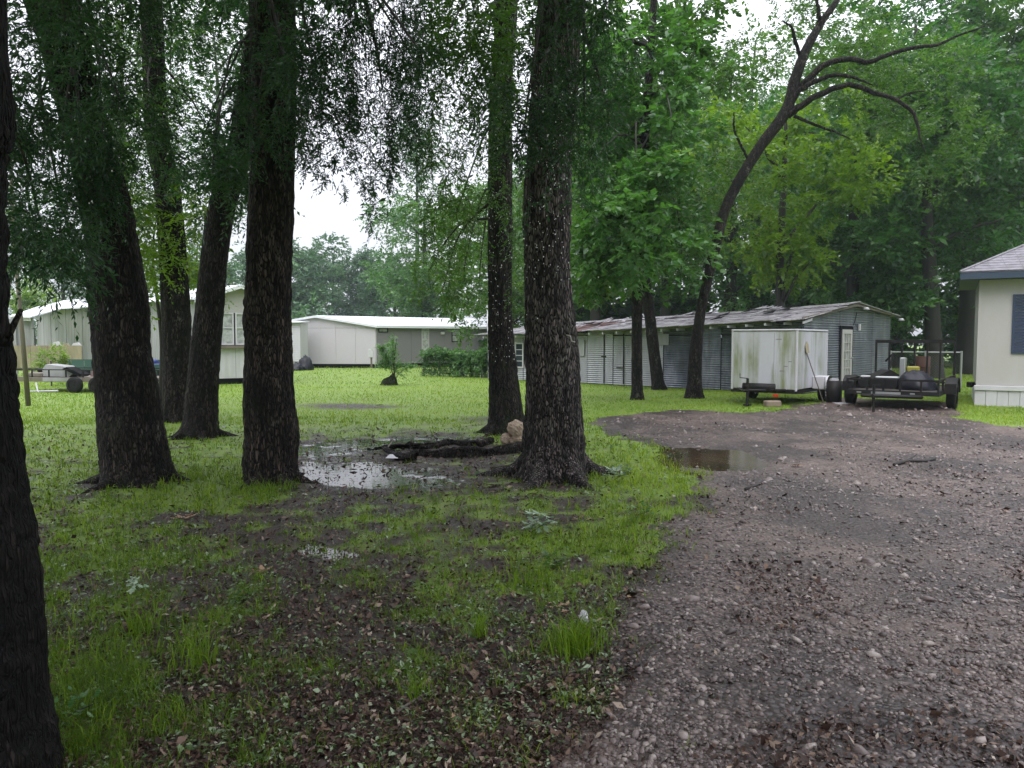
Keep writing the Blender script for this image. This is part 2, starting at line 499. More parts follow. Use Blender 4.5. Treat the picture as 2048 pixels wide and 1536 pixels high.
# --- water
m_water, t, b = new_mat('puddle_water')
b.inputs['Base Color'].default_value = (0.035, 0.028, 0.02, 1)
b.inputs['Roughness'].default_value = 0.04
b.inputs['IOR'].default_value = 1.33
b.inputs['Alpha'].default_value = 1.0
bump(t, b, noise(t, coords(t), 9.0, 3, .5), 0.10, 0.01)
m_mudwater, t, b = new_mat('muddy_water')
c = ramp(t, noise(t, coords(t), 1.2, 4), [(.3, (0.025, 0.020, 0.012)), (.7, (0.075, 0.048, 0.028))])
t.links.new(c, b.inputs['Base Color']); b.inputs['Roughness'].default_value = 0.08; b.inputs['IOR'].default_value = 1.33
bump(t, b, noise(t, coords(t), 14.0, 3, .5), 0.2, 0.01)
def puddle(name, cx, cy, rx, ry, mat, z, n=26):
    c = G(cx, cy); a = abs(G(cx + rx, cy)[0] - c[0]); bq = abs(G(cx, cy - ry)[1] - c[1])
    V = [(c[0], c[1], z)]
    for k in range(n):
        th = 2 * math.pi * k / n; q = 1 + .15 * math.sin(3 * th + cx)
        V.append((c[0] + a * q * math.cos(th), c[1] + bq * q * math.sin(th), z))
    o = mesh_obj(name, V, [(0, 1 + k, 1 + (k + 1) % n) for k in range(n)], mat)
    return tag(o, kind='structure')
puddle('puddle', 770, 925, 330, 62, m_water, WATER)
puddle('puddle', 720, 1095, 260, 42, m_water, WATER - .003)
puddle('puddle', 700, 812, 160, 11, m_water, WATER)
puddle('puddle', 1440, 920, 150, 40, m_mudwater, WATER - 0.002)

# ------------------------------------------------------------------ grass
def scatter(n, pys, xspan, dens, seed):
    """n candidates spread evenly over the picture area of the ground, thinned by dens(x,y)"""
    r = np.random.default_rng(seed)
    py = r.uniform(pys[0], pys[1], n) ; px = r.uniform(xspan[0], xspan[1], n)
    u, v = (px - 1024) / FPX, (768 - py) / FPX
    dy, dzz = CP + v * SP, -SP + v * CP
    t_ = -CAM_H / dzz
    x, y = u * t_, dy * t_
    k = r.random(n) < dens(x, y)
    return x[k], y[k], r
def blades(x, y, h, w, r, lean=.45, zf=gz, bend=True):
    n = len(x); z = zf(x, y) - 0.004
    a = r.uniform(0, 2 * np.pi, n); la = r.uniform(0, 2 * np.pi, n)
    L = h * r.uniform(.1, 1, n) * lean
    wx, wy = np.cos(a) * w / 2, np.sin(a) * w / 2
    lx, ly = np.cos(la) * L, np.sin(la) * L
    b0 = np.stack([x - wx, y - wy, z], 1); b1 = np.stack([x + wx, y + wy, z], 1)
    if not bend:
        tp = np.stack([x + lx, y + ly, z + h], 1)
        V = np.stack([b0, b1, tp], 1).reshape(-1, 3)
        i = np.arange(n) * 3
        return V, np.stack([i, i + 1, i + 2], 1), 3
    m0 = np.stack([x - wx * .8 + lx * .35, y - wy * .8 + ly * .35, z + h * .6], 1)
    m1 = np.stack([x + wx * .8 + lx * .35, y + wy * .8 + ly * .35, z + h * .6], 1)
    tp = np.stack([x + lx * 1.25, y + ly * 1.25, z + h * r.uniform(.7, 1.0, n)], 1)
    V = np.stack([b0, b1, m1, m0, tp], 1).reshape(-1, 3)
    i = np.arange(n) * 5
    F = np.concatenate([np.stack([i, i + 1, i + 2], 1), np.stack([i, i + 2, i + 3], 1), np.stack([i + 3, i + 2, i + 4], 1)])
    return V, F, 5
m_grass = leaf_mat('grass_blades', (0.032, 0.066, 0.008), (0.105, 0.195, 0.012), (0.30, 0.40, 0.035), (0.28, 0.45, 0.02), .35, .5, .2)
def grass_near():
    VS, FS, CS = [], [], []; b = 0
    # clumped: tufts made of several blades
    x, y, r = scatter(26000, (835, 1600), (-60, 1500), lambda x, y: grass_cover(x, y) ** 1.3 * .9 + .05 * (drive_sd(x, y) < 0) + .004, 41)
    k = r.integers(3, 8, len(x)); X = np.repeat(x, k); Y = np.repeat(y, k)
    sp = .012 + .004 * np.hypot(X, Y) * .6
    X = X + r.normal(0, 1, len(X)) * sp; Y = Y + r.normal(0, 1, len(X)) * sp
    px, py = proj(X, Y, np.zeros_like(X))
    hb = 0.055 + 0.05 * blob(px, py, 1300, 950, 130, 70) + .05 * blob(px, py, 420, 960, 160, 40) + .035 * blob(px, py, 200, 1350, 250, 250) + .03 * blob(px, py, 1250, 1080, 130, 80)
    h = hb * r.uniform(.5, 1.6, len(X)) * np.repeat(r.uniform(.6, 1.3, len(x)), k)
    w = np.clip(.0016 * np.hypot(X, Y) * .55, .003, .014) * r.uniform(.7, 1.3, len(X))
    V, F, c = blades(X, Y, h, w, r, 1.0)
    var = np.clip(np.repeat(np.repeat(r.uniform(.1, .85, len(x)), k) + r.normal(0, .14, len(X)) + .5 * blob(px, py, 1310, 950, 140, 70) - .2 * sstep(980, 1150, py) * (px < 900), c), 0, 1)  # near-left blades darkened: shade put into their tone
    return V, F, var
V, F, var = grass_near()
tag(mesh_obj('grass', V, F, m_grass, None, False, var), 'wet green grass tufts growing through the bare soil', 'grass', kind='stuff')
def grass_far():
    x, y, r = scatter(120000, (722, 850), (-250, 2200), lambda x, y: np.clip(grass_cover(x, y) * 1.1 - .1, 0, 1), 43)
    d = np.hypot(x, y)
    h = (.035 + .0008 * d) * r.uniform(.4, 1.5, len(x)); w = .0008 * d * r.uniform(.6, 1.4, len(x))
    V, F, c = blades(x, y, h, w, r, 1.1, bend=False)
    var = np.clip(np.repeat(.72 + (fbm(x * .5, y * .9, 77) - .5) * 1.0 + r.normal(0, .08, len(x)), 3), 0, 1)
    return V, F, var
V, F, var = grass_far()
tag(mesh_obj('lawn_grass', V, F, m_grass, None, False, var), 'bright yellow green lawn grass between the buildings and trees', 'grass', kind='stuff')
# single tall tufts
def tuft(cx, cy, n, h, spread, label, seed):
    r = np.random.default_rng(seed); c = G(cx, cy)
    x = c[0] + r.normal(0, spread, n); y = c[1] + r.normal(0, spread, n)
    V, F, k = blades(x, y, h * r.uniform(.5, 1.2, n), np.full(n, .006), r, .8)
    o = mesh_obj('grass_tuft', V, F, m_grass, None, False, np.clip(np.repeat(r.uniform(.2, .65, n), k), 0, 1))
    return tag(o, label, 'grass tuft', kind='thing')
tuft(1155, 1305, 260, .22, .085, 'thick fresh green grass tuft growing at the edge of the gravel drive', 1)
tuft(1060, 1170, 120, .17, .12, 'loose grass tuft beside the dark broadleaf weed', 2)
tuft(835, 1395, 45, .14, .03, 'small lone grass tuft in bare brown leaf litter', 3)
tuft(960, 1275, 40, .2, .02, 'thin upright grass sprig with few blades on bare soil', 4)
tuft(290, 1260, 80, .2, .05, 'dark green upright grass tuft below the pale oak sprig', 5)
tuft(395, 1330, 70, .24, .05, 'tall seeding grass tuft among litter in shade', 6)
tuft(250, 955, 200, .2, .16, 'long grass fringe hugging the leaning oak trunk base', 7)
tuft(540, 985, 180, .16, .14, 'grass fringe around the foot of the straight dark trunk', 8)

# ------------------------------------------------------------------ gravel stones (real geometry)
def ico():
    p = (1 + 5 ** .5) / 2
    V = np.array([(-1, p, 0), (1, p, 0), (-1, -p, 0), (1, -p, 0), (0, -1, p), (0, 1, p), (0, -1, -p), (0, 1, -p), (p, 0, -1), (p, 0, 1), (-p, 0, -1), (-p, 0, 1)], float)
    V /= np.linalg.norm(V[0])
    F = np.array([(0, 11, 5), (0, 5, 1), (0, 1, 7), (0, 7, 10), (0, 10, 11), (1, 5, 9), (5, 11, 4), (11, 10, 2), (10, 7, 6), (7, 1, 8), (3, 9, 4), (3, 4, 2), (3, 2, 6), (3, 6, 8), (3, 8, 9), (4, 9, 5), (2, 4, 11), (6, 2, 10), (8, 6, 7), (9, 8, 1)])
    return V, F
IV, IF = ico()
def stones(x, y, s, r, zf, sink=.35, flat=(.45, .8), bv=None, bf=None):
    n = len(x); bv = IV if bv is None else bv; bf = IF if bf is None else bf; nb_ = len(bv)
    V = bv[None] * (1 + r.uniform(-.38, .26, (n, nb_, 1)))
    sc_ = np.stack([s * r.uniform(.8, 1.4, n), s * r.uniform(.6, 1.0, n), s * r.uniform(*flat, n)], 1)
    V = V * sc_[:, None, :] * .5
    a = r.uniform(0, 2 * np.pi, n); tl = r.normal(0, .3, n)
    x1 = V[..., 0] * np.cos(tl)[:, None] - V[..., 2] * np.sin(tl)[:, None]; z1 = V[..., 0] * np.sin(tl)[:, None] + V[..., 2] * np.cos(tl)[:, None]
    ca, sa = np.cos(a)[:, None], np.sin(a)[:, None]
    X = x1 * ca - V[..., 1] * sa + x[:, None]; Y = x1 * sa + V[..., 1] * ca + y[:, None]
    Z = z1 + (zf(x, y) + sc_[:, 2] * (.5 - sink))[:, None]
    F = (bf[None] + (np.arange(n) * nb_)[:, None, None]).reshape(-1, 3)
    return np.stack([X, Y, Z], 2).reshape(-1, 3), F
m_stone, t, b = new_mat('gravel_stone')
c = ramp(t, attr(t), [(0, (0.025, 0.017, 0.016)), (.35, (0.095, 0.068, 0.063)), (.75, (0.235, 0.188, 0.170)), (1, (0.40, 0.345, 0.31))])
c = mixc(t, math_(t, 'MULTIPLY', noise(t, coords(t), 60, 4), .5), c, (0.08, 0.06, 0.052))
t.links.new(c, b.inputs['Base Color']); b.inputs['Roughness'].default_value = .42
bump(t, b, noise(t, coords(t), 130, 3), .35, .004)
def gdens(x, y):
    s = drive_sd(x, y); n = fbm(x * .7, y * .7, 51)
    rut = np.exp(-((x - 2.4 - .16 * y) / .3) ** 2) + np.exp(-((x - 4.1 - .16 * y) / .3) ** 2)
    return sstep(-.12, .35, s) * np.clip(.3 + 1.1 * sstep(.38, .58, n) - .35 * rut, 0.04, 1) * (1 - np.clip(dip_drive(x, y) * 1.2, 0, .93))
x, y, r = scatter(52000, (800, 1640), (1000, 2120), gdens, 61)
d = np.hypot(x, y)
s = np.exp(r.normal(0, .42, len(x))) * np.clip(.015 + .0012 * d, .018, .040)
near_ = (d < 7.5) & (r.random(len(x)) < .62)
far_ = d >= 7.5
OV_ = np.array([(1, 0, 0), (0, 1, 0), (-1, 0, 0), (0, -1, 0), (0, 0, 1), (0, 0, -1)], float); OF_ = np.array([(0, 1, 4), (1, 2, 4), (2, 3, 4), (3, 0, 4)])
V, F = stones(x[near_], y[near_], s[near_], r, dz, .5, (.4, .7))
IV_, IF_ = IV, IF
V2, F2 = stones(x[far_], y[far_], s[far_], r, dz, .3, (.6, 1.0), OV_, OF_)
vr_ = np.concatenate([np.repeat(r.beta(1.5, 1.7, int(near_.sum())), 12), np.repeat(r.beta(1.7, 2.0, int(far_.sum())), 6)])
tag(mesh_obj('gravel', np.concatenate([V, V2]), np.concatenate([F, F2 + len(V)]), m_stone, None, False, vr_), 'loose wet crushed stone covering the drive', 'gravel', kind='stuff')
# a few pale stones lying loose in view, each its own thing
big = [(1345, 995, .06, 'pale flat stone near the tip of the green grass'), (1720, 1130, .09, 'larger pinkish stone alone in the wet gravel'), (1745, 1325, .085, 'long pale flat stone lying in coarse gravel'),
       (1855, 1300, .08, 'tan oblong stone by a dark rut in the gravel'), (1595, 1295, .075, 'light grey angular stone west of the dark green leaf'), (1958, 1497, .07, 'cream cracked stone close to the bottom gravel edge'),
       (1620, 1510, .07, 'round off-white stone in the coarsest gravel')]
for i, (cx, cy, sz, lab) in enumerate(big):
    c = G(cx, cy); r2 = np.random.default_rng(100 + i)
    V, F = stones(np.array([c[0]]), np.array([c[1]]), np.array([sz]), r2, dz, .25, (.35, .5))
    tag(mesh_obj('stone', V, F, m_stone, None, False, np.full(12, .93)), lab, 'stone')

# ------------------------------------------------------------------ leaf quads
def leafquads(p, d, nrm, l, w, fold=.18):
    """p,d,nrm (n,3): folded diamond leaves"""
    s = np.cross(nrm, d); s /= np.linalg.norm(s, axis=1, keepdims=True) + 1e-9
    nn = np.cross(d, s)
    l = np.asarray(l)[:, None]; w = np.asarray(w)[:, None]
    m = p + d * l * .45 + nn * fold * w
    V = np.stack([p, m + s * w * .5, p + d * l, m - s * w * .5], 1)
    i = np.arange(len(p)) * 4
    F = np.concatenate([np.stack([i, i + 2, i + 1], 1), np.stack([i, i + 3, i + 2], 1)])
    return V.reshape(-1, 3), F
def unit(a): return a / (np.linalg.norm(a, axis=-1, keepdims=True) + 1e-9)

m_litter, t, b = new_mat('leaf_litter')
c = ramp(t, attr(t), [(0, (0.020, 0.011, 0.008)), (.45, (0.068, 0.038, 0.027)), (.75, (0.18, 0.115, 0.08)), (1, (0.46, 0.39, 0.31))])
t.links.new(c, b.inputs['Base Color']); b.inputs['Roughness'].default_value = .45; b.inputs['Specular IOR Level'].default_value = .25
def litter_dens(x, y):
    return np.clip(.85 - .5 * grass_cover(x, y), .1, 1) * np.clip(1.1 - .6 * dip_of(x, y), .35, 1) * np.where(drive_sd(x, y) > .1, .02 + .5 * sstep(.56, .66, fbm(x * 1.1 + 3, y * .8, 75)), 1 - .7 * sstep(-.15, .1, drive_sd(x, y))) * (.5 + fbm(x * 1.5, y * 1.5, 71))
def ground_leaves(n, pys, xs, dens, seed, size, name, mat, lab, cat, vr, tilt=.35, grow=.0016, lift=.006):
    x, y, r = scatter(n, pys, xs, dens, seed)
    n = len(x); a = r.uniform(0, 2 * np.pi, n)
    d = unit(np.stack([np.cos(a), np.sin(a), r.normal(0, tilt, n)], 1))
    nr = unit(np.stack([r.normal(0, tilt, n), r.normal(0, tilt, n), np.ones(n)], 1))
    l = (size + grow * np.hypot(x, y)) * np.exp(r.normal(0, .35, n))
    p = np.stack([x, y, np.maximum(dz(x, y), -.02) + r.uniform(.001, lift, n)], 1) - d * l[:, None] * .4
    V, F = leafquads(p, d, nr, l, l * r.uniform(.3, .65, n), r.choice([-.3, .3, .1]))
    return tag(mesh_obj(name, V, F, mat, None, False, np.repeat(np.clip(vr(r, n), 0, 1), 4)), lab, cat, kind='stuff')
ground_leaves(100000, (860, 1620), (-60, 2100), litter_dens, 72, .022, 'leaf_litter', m_litter, 'wet brown and tan fallen leaves over dark soil', 'leaf litter', lambda r, n: r.beta(1.1, 2.1, n), .6, .0016, .02)
m_clover = leaf_mat('ground_weeds', (0.030, 0.06, 0.018), (0.095, 0.16, 0.055), (0.33, 0.40, 0.26), (0.2, .35, .06), .2, .3)
ground_leaves(52000, (850, 1600), (-60, 1420), lambda x, y: np.clip((.25 + .5 * grass_cover(x, y)) * 1.7 * fbm(x * 1.1, y * 1.1, 81) ** 2 * 2.0, 0, 1) * (drive_sd(x, y) < .02) * np.clip(1 - dip_of(x, y), .25, 1), 82, .016,
              'ground_weeds', m_clover, 'low small leaved weeds and clover spread over the damp soil', 'weeds', lambda r, n: r.beta(1.6, 1.5, n), .4, .0016, .03)
# ================================================================== TREES
m_bark_dark = bark_mat('bark_dark_wet', (0.006, 0.0045, 0.004), (0.088, 0.067, 0.057), 44, moss=.3, lichen=.3)
m_bark_pale = bark_mat('bark_plated', (0.008, 0.006, 0.005), (0.27, 0.22, 0.205), 46, moss=.2, lichen=.8)
m_bark_far = plain('bark_far', (0.018, 0.015, 0.013), .8, 0, .5, (0.02, 0.022, 0.014), 2.0)
m_twig = plain('twig_bark', (0.03, 0.025, 0.021), .7, 0, .3)

def smooth_path(pts, n):
    """Catmull-Rom through points (rows may carry radius in the last column)"""
    p = np.array(pts, float)
    if len(p) == 2: return np.array([p[0] + (p[1] - p[0]) * t_ for t_ in np.linspace(0, 1, n)])
    p = np.vstack([2 * p[0] - p[1], p, 2 * p[-1] - p[-2]])
    m = len(p) - 3; out = []
    for q in np.linspace(0, m - 1e-6, n):
        i = int(q); t_ = q - i
        a, b_, c, d = p[i:i + 4]
        out.append(.5 * ((2 * b_) + (-a + c) * t_ + (2 * a - 5 * b_ + 4 * c - d) * t_ ** 2 + (-a + 3 * b_ - 3 * c + d) * t_ ** 3))
    return np.array(out)

def trunk_mesh(name, pts, mat, parent, seg=64, rows=160, ridge=.016, flare=0.0, seed=0, lobes=5, lump=.16):
    """pts: (x,y,z,r). Bark relief is real displacement."""
    q = smooth_path(pts, rows)
    c, rad = q[:, :3], q[:, 3]
    d = unit(np.gradient(c, axis=0))
    a = unit(np.cross(d, np.array([0.02, 1, 0.05]))); b_ = np.cross(d, a)
    th = np.linspace(0, 2 * np.pi, seg, endpoint=False)
    T, Zr = np.meshgrid(th, c[:, 2])
    ln = np.arange(rows)[:, None] * np.linalg.norm(np.diff(c, axis=0), axis=1).mean()
    k = max(6, int(round(rad.mean() * 2 * np.pi / .035)))
    u = T / (2 * np.pi)
    n1 = vnoise(u * k, ln / .17 + 0 * u, seed, perx=k); n2 = vnoise(u * k * 2, ln / .07 + 0 * u, seed + 3, perx=2 * k); n3 = vnoise(u * 4, ln / .7 + 0 * u, seed + 5, perx=4)
    h = ridge * (1.3 * (np.abs(n1 - .5) * 2) + .7 * n2 - 1.0) + (n3 - .5) * lump * rad[:, None]
    if flare > 0:
        zz_ = np.clip(1 - (c[:, 2] - c[0, 2]) / flare, 0, 1)[:, None] ** 2
        lob = np.cos(T * lobes + seed) * .5 + .35 * np.cos(T * (lobes + 3) + 2 * seed)
        h = h + zz_ * rad[:, None] * (.14 * lob)
    rr = rad[:, None] + h
    V = c[:, None, :] + rr[..., None] * (np.cos(T)[..., None] * a[:, None, :] + np.sin(T)[..., None] * b_[:, None, :])
    i, j = np.meshgrid(np.arange(rows - 1), np.arange(seg), indexing='ij')
    i, j = i.ravel(), j.ravel(); j2 = (j + 1) % seg
    F = np.stack([i * seg + j, i * seg + j2, (i + 1) * seg + j2, (i + 1) * seg + j], 1)
    return mesh_obj(name, V.reshape(-1, 3), F, mat, parent, True)

def limb(parent, pts, mat, n=14, seg=7, name='branch', wob=.03, seed=0):
    q = smooth_path(pts, n); r = np.random.default_rng(seed)
    q[1:-1, :3] += r.normal(0, wob, (n - 2, 3)) * np.minimum(1, q[1:-1, 3:] * 12)
    return MB().tube(list(q[:, :3]), list(np.maximum(q[:, 3], .003)), seg).build(name, mat, parent, True)

class Crown:
    """collects leaves (folded blades) and fine twigs, then links them as two meshes"""
    def __init__(s, seed): s.r = np.random.default_rng(seed); s.L = []; s.T = []
    def twigs(s, st, dr, L, k, ll, lw, droop=.3, updn=.5, tone=.5, tvar=.16, stem=True, sw=.002):
        """st,dr (n,3) twig starts and directions; k leaves along each"""
        r = s.r; n = len(st)
        if n == 0: return
        L = np.broadcast_to(L, (n,)) * r.uniform(.6, 1.25, n)
        t_ = (np.arange(k)[None] + r.uniform(.2, .9, (n, k))) / k
        pos = st[:, None] + dr[:, None] * (L[:, None] * t_)[..., None]
        pos[..., 2] -= droop * (L[:, None] * t_ ** 2)
        side = unit(np.cross(dr, np.array([0, 0, 1.0])) + r.normal(0, .25, (n, 3)))
        sg = np.where(np.arange(k)[None] % 2 == 0, 1, -1) * np.ones((n, 1))
        ld = unit(dr[:, None] * .6 + side[:, None] * (sg * r.uniform(.4, 1.1, (n, k)))[..., None] + r.normal(0, .28, (n, k, 3)) + np.array([0, 0, -droop * .7]))
        nr = unit(np.array([0, 0, 1.0]) + r.normal(0, updn, (n, k, 3)))
        l = ll * np.exp(r.normal(0, .22, (n, k))); w = l * lw * r.uniform(.75, 1.25, (n, k))
        var = np.clip(tone + r.normal(0, tvar, (n, 1)) + r.normal(0, .12, (n, k)), 0, 1)
        s.L.append((pos.reshape(-1, 3), ld.reshape(-1, 3), nr.reshape(-1, 3), l.ravel(), w.ravel(), var.ravel()))
        if stem:
            e = st + dr * L[:, None]; e[:, 2] -= droop * L
            m = st + dr * L[:, None] * .5; m[:, 2] -= droop * L * .25
            s.T.append((st, m, e, np.full(n, sw)))
    def clump(s, c, rad, n, L=.35, k=10, ll=.07, lw=.35, droop=.3, sub=9, updn=.5, tone=.5, stem=True, sw=.002, hang=.0, subr=.36):
        r = s.r; c = np.array(c, float); rad = np.array(rad, float)
        g = unit(r.normal(0, 1, (sub, 3))) * (r.uniform(.15, 1, (sub, 1)) ** .45)
        cs = c + g * rad
        tn = np.clip(tone + r.normal(0, .17, sub), .02, .98)
        i = r.integers(0, sub, n)
        st = cs[i] + r.normal(0, 1, (n, 3)) * rad * subr * .5
        out = unit((st - c) / rad + r.normal(0, .6, (n, 3)) + np.array([0, 0, .1 - hang]))
        r_tone = tn[i]
        for q in range(sub):
            m = i == q
            s.twigs(st[m], out[m], L, k, ll, lw, droop, updn, tn[q], .08, stem, sw)
    def strand(s, top, bot, n_side, ll=.055, lw=.3, tone=.35, sway=.08, side=.2, dens=1.0):
        """thin hanging branch with drooping side sprays"""
        r = s.r; top, bot = np.array(top, float), np.array(bot, float)
        q = np.linspace(0, 1, 9)[:, None]
        path = top + (bot - top) * q + r.normal(0, sway, (9, 3)) * np.sin(q * np.pi * .9) * .5
        for a in range(8): s.T.append((path[a][None], (path[a] + path[a + 1])[None] / 2, path[a + 1][None], np.array([.006 * (1 - a / 9) + .0015])))
        u = r.uniform(0.03, 1, n_side) ** .8
        st = np.stack([np.interp(u, q[:, 0], path[:, i]) for i in range(3)], 1)
        d = unit(r.normal(0, 1, (n_side, 3)) * np.array([1, 1, .35]) + np.array([0, 0, -.75]))
        s.twigs(st, d, side * (1.25 - u * .6), int(9 * dens), ll, lw, .35, .9, tone, .12, True, .0015)
    def build(s, parent, mat, twmat=None, name='crown'):
        p, d, nr, l, w, var = [np.concatenate([a[i] for a in s.L]) for i in range(6)]
        V, F = leafquads(p, d, nr, l, w)
        s.n = len(p)
        o = mesh_obj(name, V, F, mat, parent, False, np.repeat(var, 4)); o['kind'] = 'stuff'
        if s.T:
            A = np.concatenate([a[0] for a in s.T]); M = np.concatenate([a[1] for a in s.T]); B = np.concatenate([a[2] for a in s.T]); wd = np.concatenate([a[3] for a in s.T])
            n = len(A); d = unit(B - A); a_ = unit(np.cross(d, np.array([.3, .9, .2]))); b_ = np.cross(d, a_)
            V = []
            for k in range(3):
                th = 2 * np.pi * k / 3; off = a_ * math.cos(th) + b_ * math.sin(th)
                V += [A + off * wd[:, None], M + off * wd[:, None] * .75]
            V.append(B)
            V = np.stack(V, 1).reshape(-1, 3); i = np.arange(n) * 7
            Fs = []
            for k in range(3):
                k2 = (k + 1) % 3
                Fs += [np.stack([i + 2 * k, i + 2 * k2, i + 2 * k2 + 1], 1), np.stack([i + 2 * k, i + 2 * k2 + 1, i + 2 * k + 1], 1), np.stack([i + 2 * k + 1, i + 2 * k2 + 1, i + 6], 1)]
            o2 = mesh_obj('twigs', V, np.concatenate(Fs), twmat or m_twig, parent); o2['kind'] = 'stuff'
        return o
TOTAL = [0]

# leaf colours (own colour of the leaf kinds, but far leaves paled for haze)
lm_oak = leaf_mat('leaf_dark_oak', (0.008, 0.026, 0.014), (0.020, 0.058, 0.028), (0.075, 0.145, 0.055), (0.08, 0.24, 0.045), .45, .3)
lm_oak2 = leaf_mat('leaf_mid_oak', (0.016, 0.046, 0.010), (0.048, 0.118, 0.020), (0.14, 0.24, 0.040), (0.13, 0.32, 0.015), .42, .34)
lm_sweet = leaf_mat('leaf_broad_green', (0.020, 0.066, 0.018), (0.058, 0.155, 0.042), (0.18, 0.30, 0.12), (0.13, 0.36, 0.02), .4, .3)
lm_yel = leaf_mat('leaf_yellow_green', (0.035, 0.085, 0.006), (0.095, 0.19, 0.010), (0.21, 0.31, 0.025), (0.24, 0.45, 0.01), .45, .34)
lm_forest = leaf_mat('leaf_forest', (0.010, 0.036, 0.012), (0.034, 0.095, 0.026), (0.11, 0.22, 0.06), (0.08, 0.28, 0.025), .40, .35)
lm_far_hazed = leaf_mat('leaf_far_hazed', (0.028, 0.072, 0.035), (0.065, 0.14, 0.065), (0.14, 0.25, 0.11), (0.10, 0.24, 0.06), .3, .5)  # pale colour carries the distance haze

def px_pts(lst, Y, dY=None):
    """[(px,py,width_px)] -> [(x,y,z,r)] at depth Y (dY: per-point extra depth)"""
    out = []
    for i, (a, b_, w) in enumerate(lst):
        yy = Y + (dY[i] if dY else 0)
        p = P(a, b_, yy); out.append((p[0], p[1], p[2], w / 2 / FPX * yy))
    return out
def gY(py): return G(1024, py)[1]

def near_tree(name, base_py, lst, mat, label, seed, flare=.6, top_z=10.5, ridge=.016, seg=64, rows=200, dY=None, group='oak trunks standing in the yard'):
    Y = gY(base_py)
    pts = px_pts(lst, Y + lst[0][2] / 2 / FPX * Y * .5, dY)
    p0, p1 = np.array(pts[-2]), np.array(pts[-1])
    # carry the trunk on above the frame
    d = (p1 - p0)[:3]; d /= max(d[2], .05)
    top = p1.copy(); z = top_z - p1[2]
    if z > .5:
        pts.append((p1[0] + d[0] * z * .5, p1[1] + d[1] * z * .5, p1[2] + z * .5, p1[3] * .86))
        pts.append((p1[0] + d[0] * z * .8, p1[1] + d[1] * z * .8, top_z, p1[3] * .6))
    b0 = pts[0]
    pts = [(b0[0], b0[1], -.12, b0[3] * 1.06)] + pts
    rt = root(name, (b0[0], b0[1], 0), label, 'tree', group)
    trunk_mesh('trunk', pts, mat, rt, seg, rows, ridge, flare, seed)
    r = np.random.default_rng(seed + 70); n = 6
    for k in range(n):
        a = 2 * math.pi * (k + r.uniform(-.25, .25)) / n; R_ = b0[3]; ca, sa = math.cos(a), math.sin(a); L = R_ * r.uniform(1.35, 1.75)
        q = [(b0[0] + ca * R_ * .42, b0[1] + sa * R_ * .42, .24 * R_ / .4, R_ * .2), (b0[0] + ca * R_ * .88, b0[1] + sa * R_ * .88, .06, R_ * .2),
             (b0[0] + ca * L + r.normal(0, .03), b0[1] + sa * L, -.015, R_ * .11), (b0[0] + ca * (L + .25), b0[1] + sa * (L + .25) + r.normal(0, .06), -.07, R_ * .05)]
        trunk_mesh('root', q, mat, rt, 14, 22, .008, 0, seed + k)
    return rt, pts

# ---- T0: the near trunk cut by the frame
Y0 = 2.75
pts = px_pts([(-75, 1560, 400), (-88, 1400, 385), (-95, 1150, 350), (-105, 900, 300), (-105, 600, 262), (-110, 300, 256), (-112, 0, 250)], Y0)
pts = [(a[0] - .05,) + a[1:] for a in pts]
pts = [(pts[0][0] - .02, Y0, -.12, pts[0][3] * 1.12)] + pts + [(pts[-1][0] - .05, Y0 + .1, 6.0, .19), (pts[-1][0] - .2, Y0 + .2, 9.5, .15)]
t0 = root('oak_tree', (pts[0][0], Y0, 0), 'very dark thick trunk close by, cut off by the picture edge', 'tree')
trunk_mesh('trunk', pts, bark_mat('bark_near_shaded', (0.0025, 0.002, 0.0016), (0.022, 0.016, 0.014), 62, moss=.2, zs=.11), t0, 96, 300, .016, .3, 1)  # bark colour darkened to carry the deep shade on this trunk
limb(t0, [tuple(P(8, 690, 2.72)) + (.016,), tuple(P(22, 660, 2.70)) + (.012,), tuple(P(42, 620, 2.68)) + (.008,)], m_bark_dark, 6, 7, 'broken_stub', 0)
t1, p1 = near_tree('oak_tree', 972, [(274, 972, 142), (272, 930, 130), (262, 850, 118), (250, 740, 112), (236, 600, 106), (214, 430, 94), (186, 312, 86), (137, 117, 88), (100, 0, 92)], m_bark_dark,
                   'thick dark trunk leaning to its left with long grass at its foot', 2)
t2, p2 = near_tree('oak_tree', 845, [(358, 845, 66), (355, 790, 58), (354, 700, 56), (350, 600, 54), (340, 430, 50), (328, 340, 47), (312, 235, 44), (306, 80, 42), (303, 0, 40)], m_bark_dark,
                   'dark trunk standing behind the right-leaning one, in front of the white home', 3, seg=48, rows=140)
t3, p3 = near_tree('oak_tree', 876, [(400, 876, 84), (402, 840, 70), (407, 750, 62), (422, 600, 54), (441, 430, 50), (476, 312, 50), (496, 195, 46), (512, 80, 42), (525, 0, 40)], m_bark_dark,
                   'dark trunk leaning right as it rises toward the straight trunk', 4, seg=48, rows=150)
t4, p4 = near_tree('oak_tree', 968, [(544, 968, 116), (543, 920, 108), (541, 830, 104), (538, 700, 96), (537, 600, 90), (540, 430, 89), (546, 230, 86), (546, 0, 82)], bark_mat('bark_brown', (0.007, 0.005, 0.004), (0.15, 0.112, 0.09), 46, moss=.2, lichen=.3),
                   'straight brown deeply furrowed trunk left of the muddy puddle', 5, flare=.3)
t5, p5 = near_tree('oak_tree', 868, [(1012, 868, 84), (1013, 845, 74), (1010, 780, 62), (1004, 700, 54), (1000, 600, 50), (1000, 430, 50), (1002, 230, 46), (1008, 80, 44), (1010, 0, 42)], bark_mat('bark_brown_rear', (0.008, 0.006, 0.005), (0.085, 0.066, 0.055), 42, moss=.6),
                   'narrower mossy trunk behind the big plated one, tan bundle at its foot', 6, seg=48, rows=150)
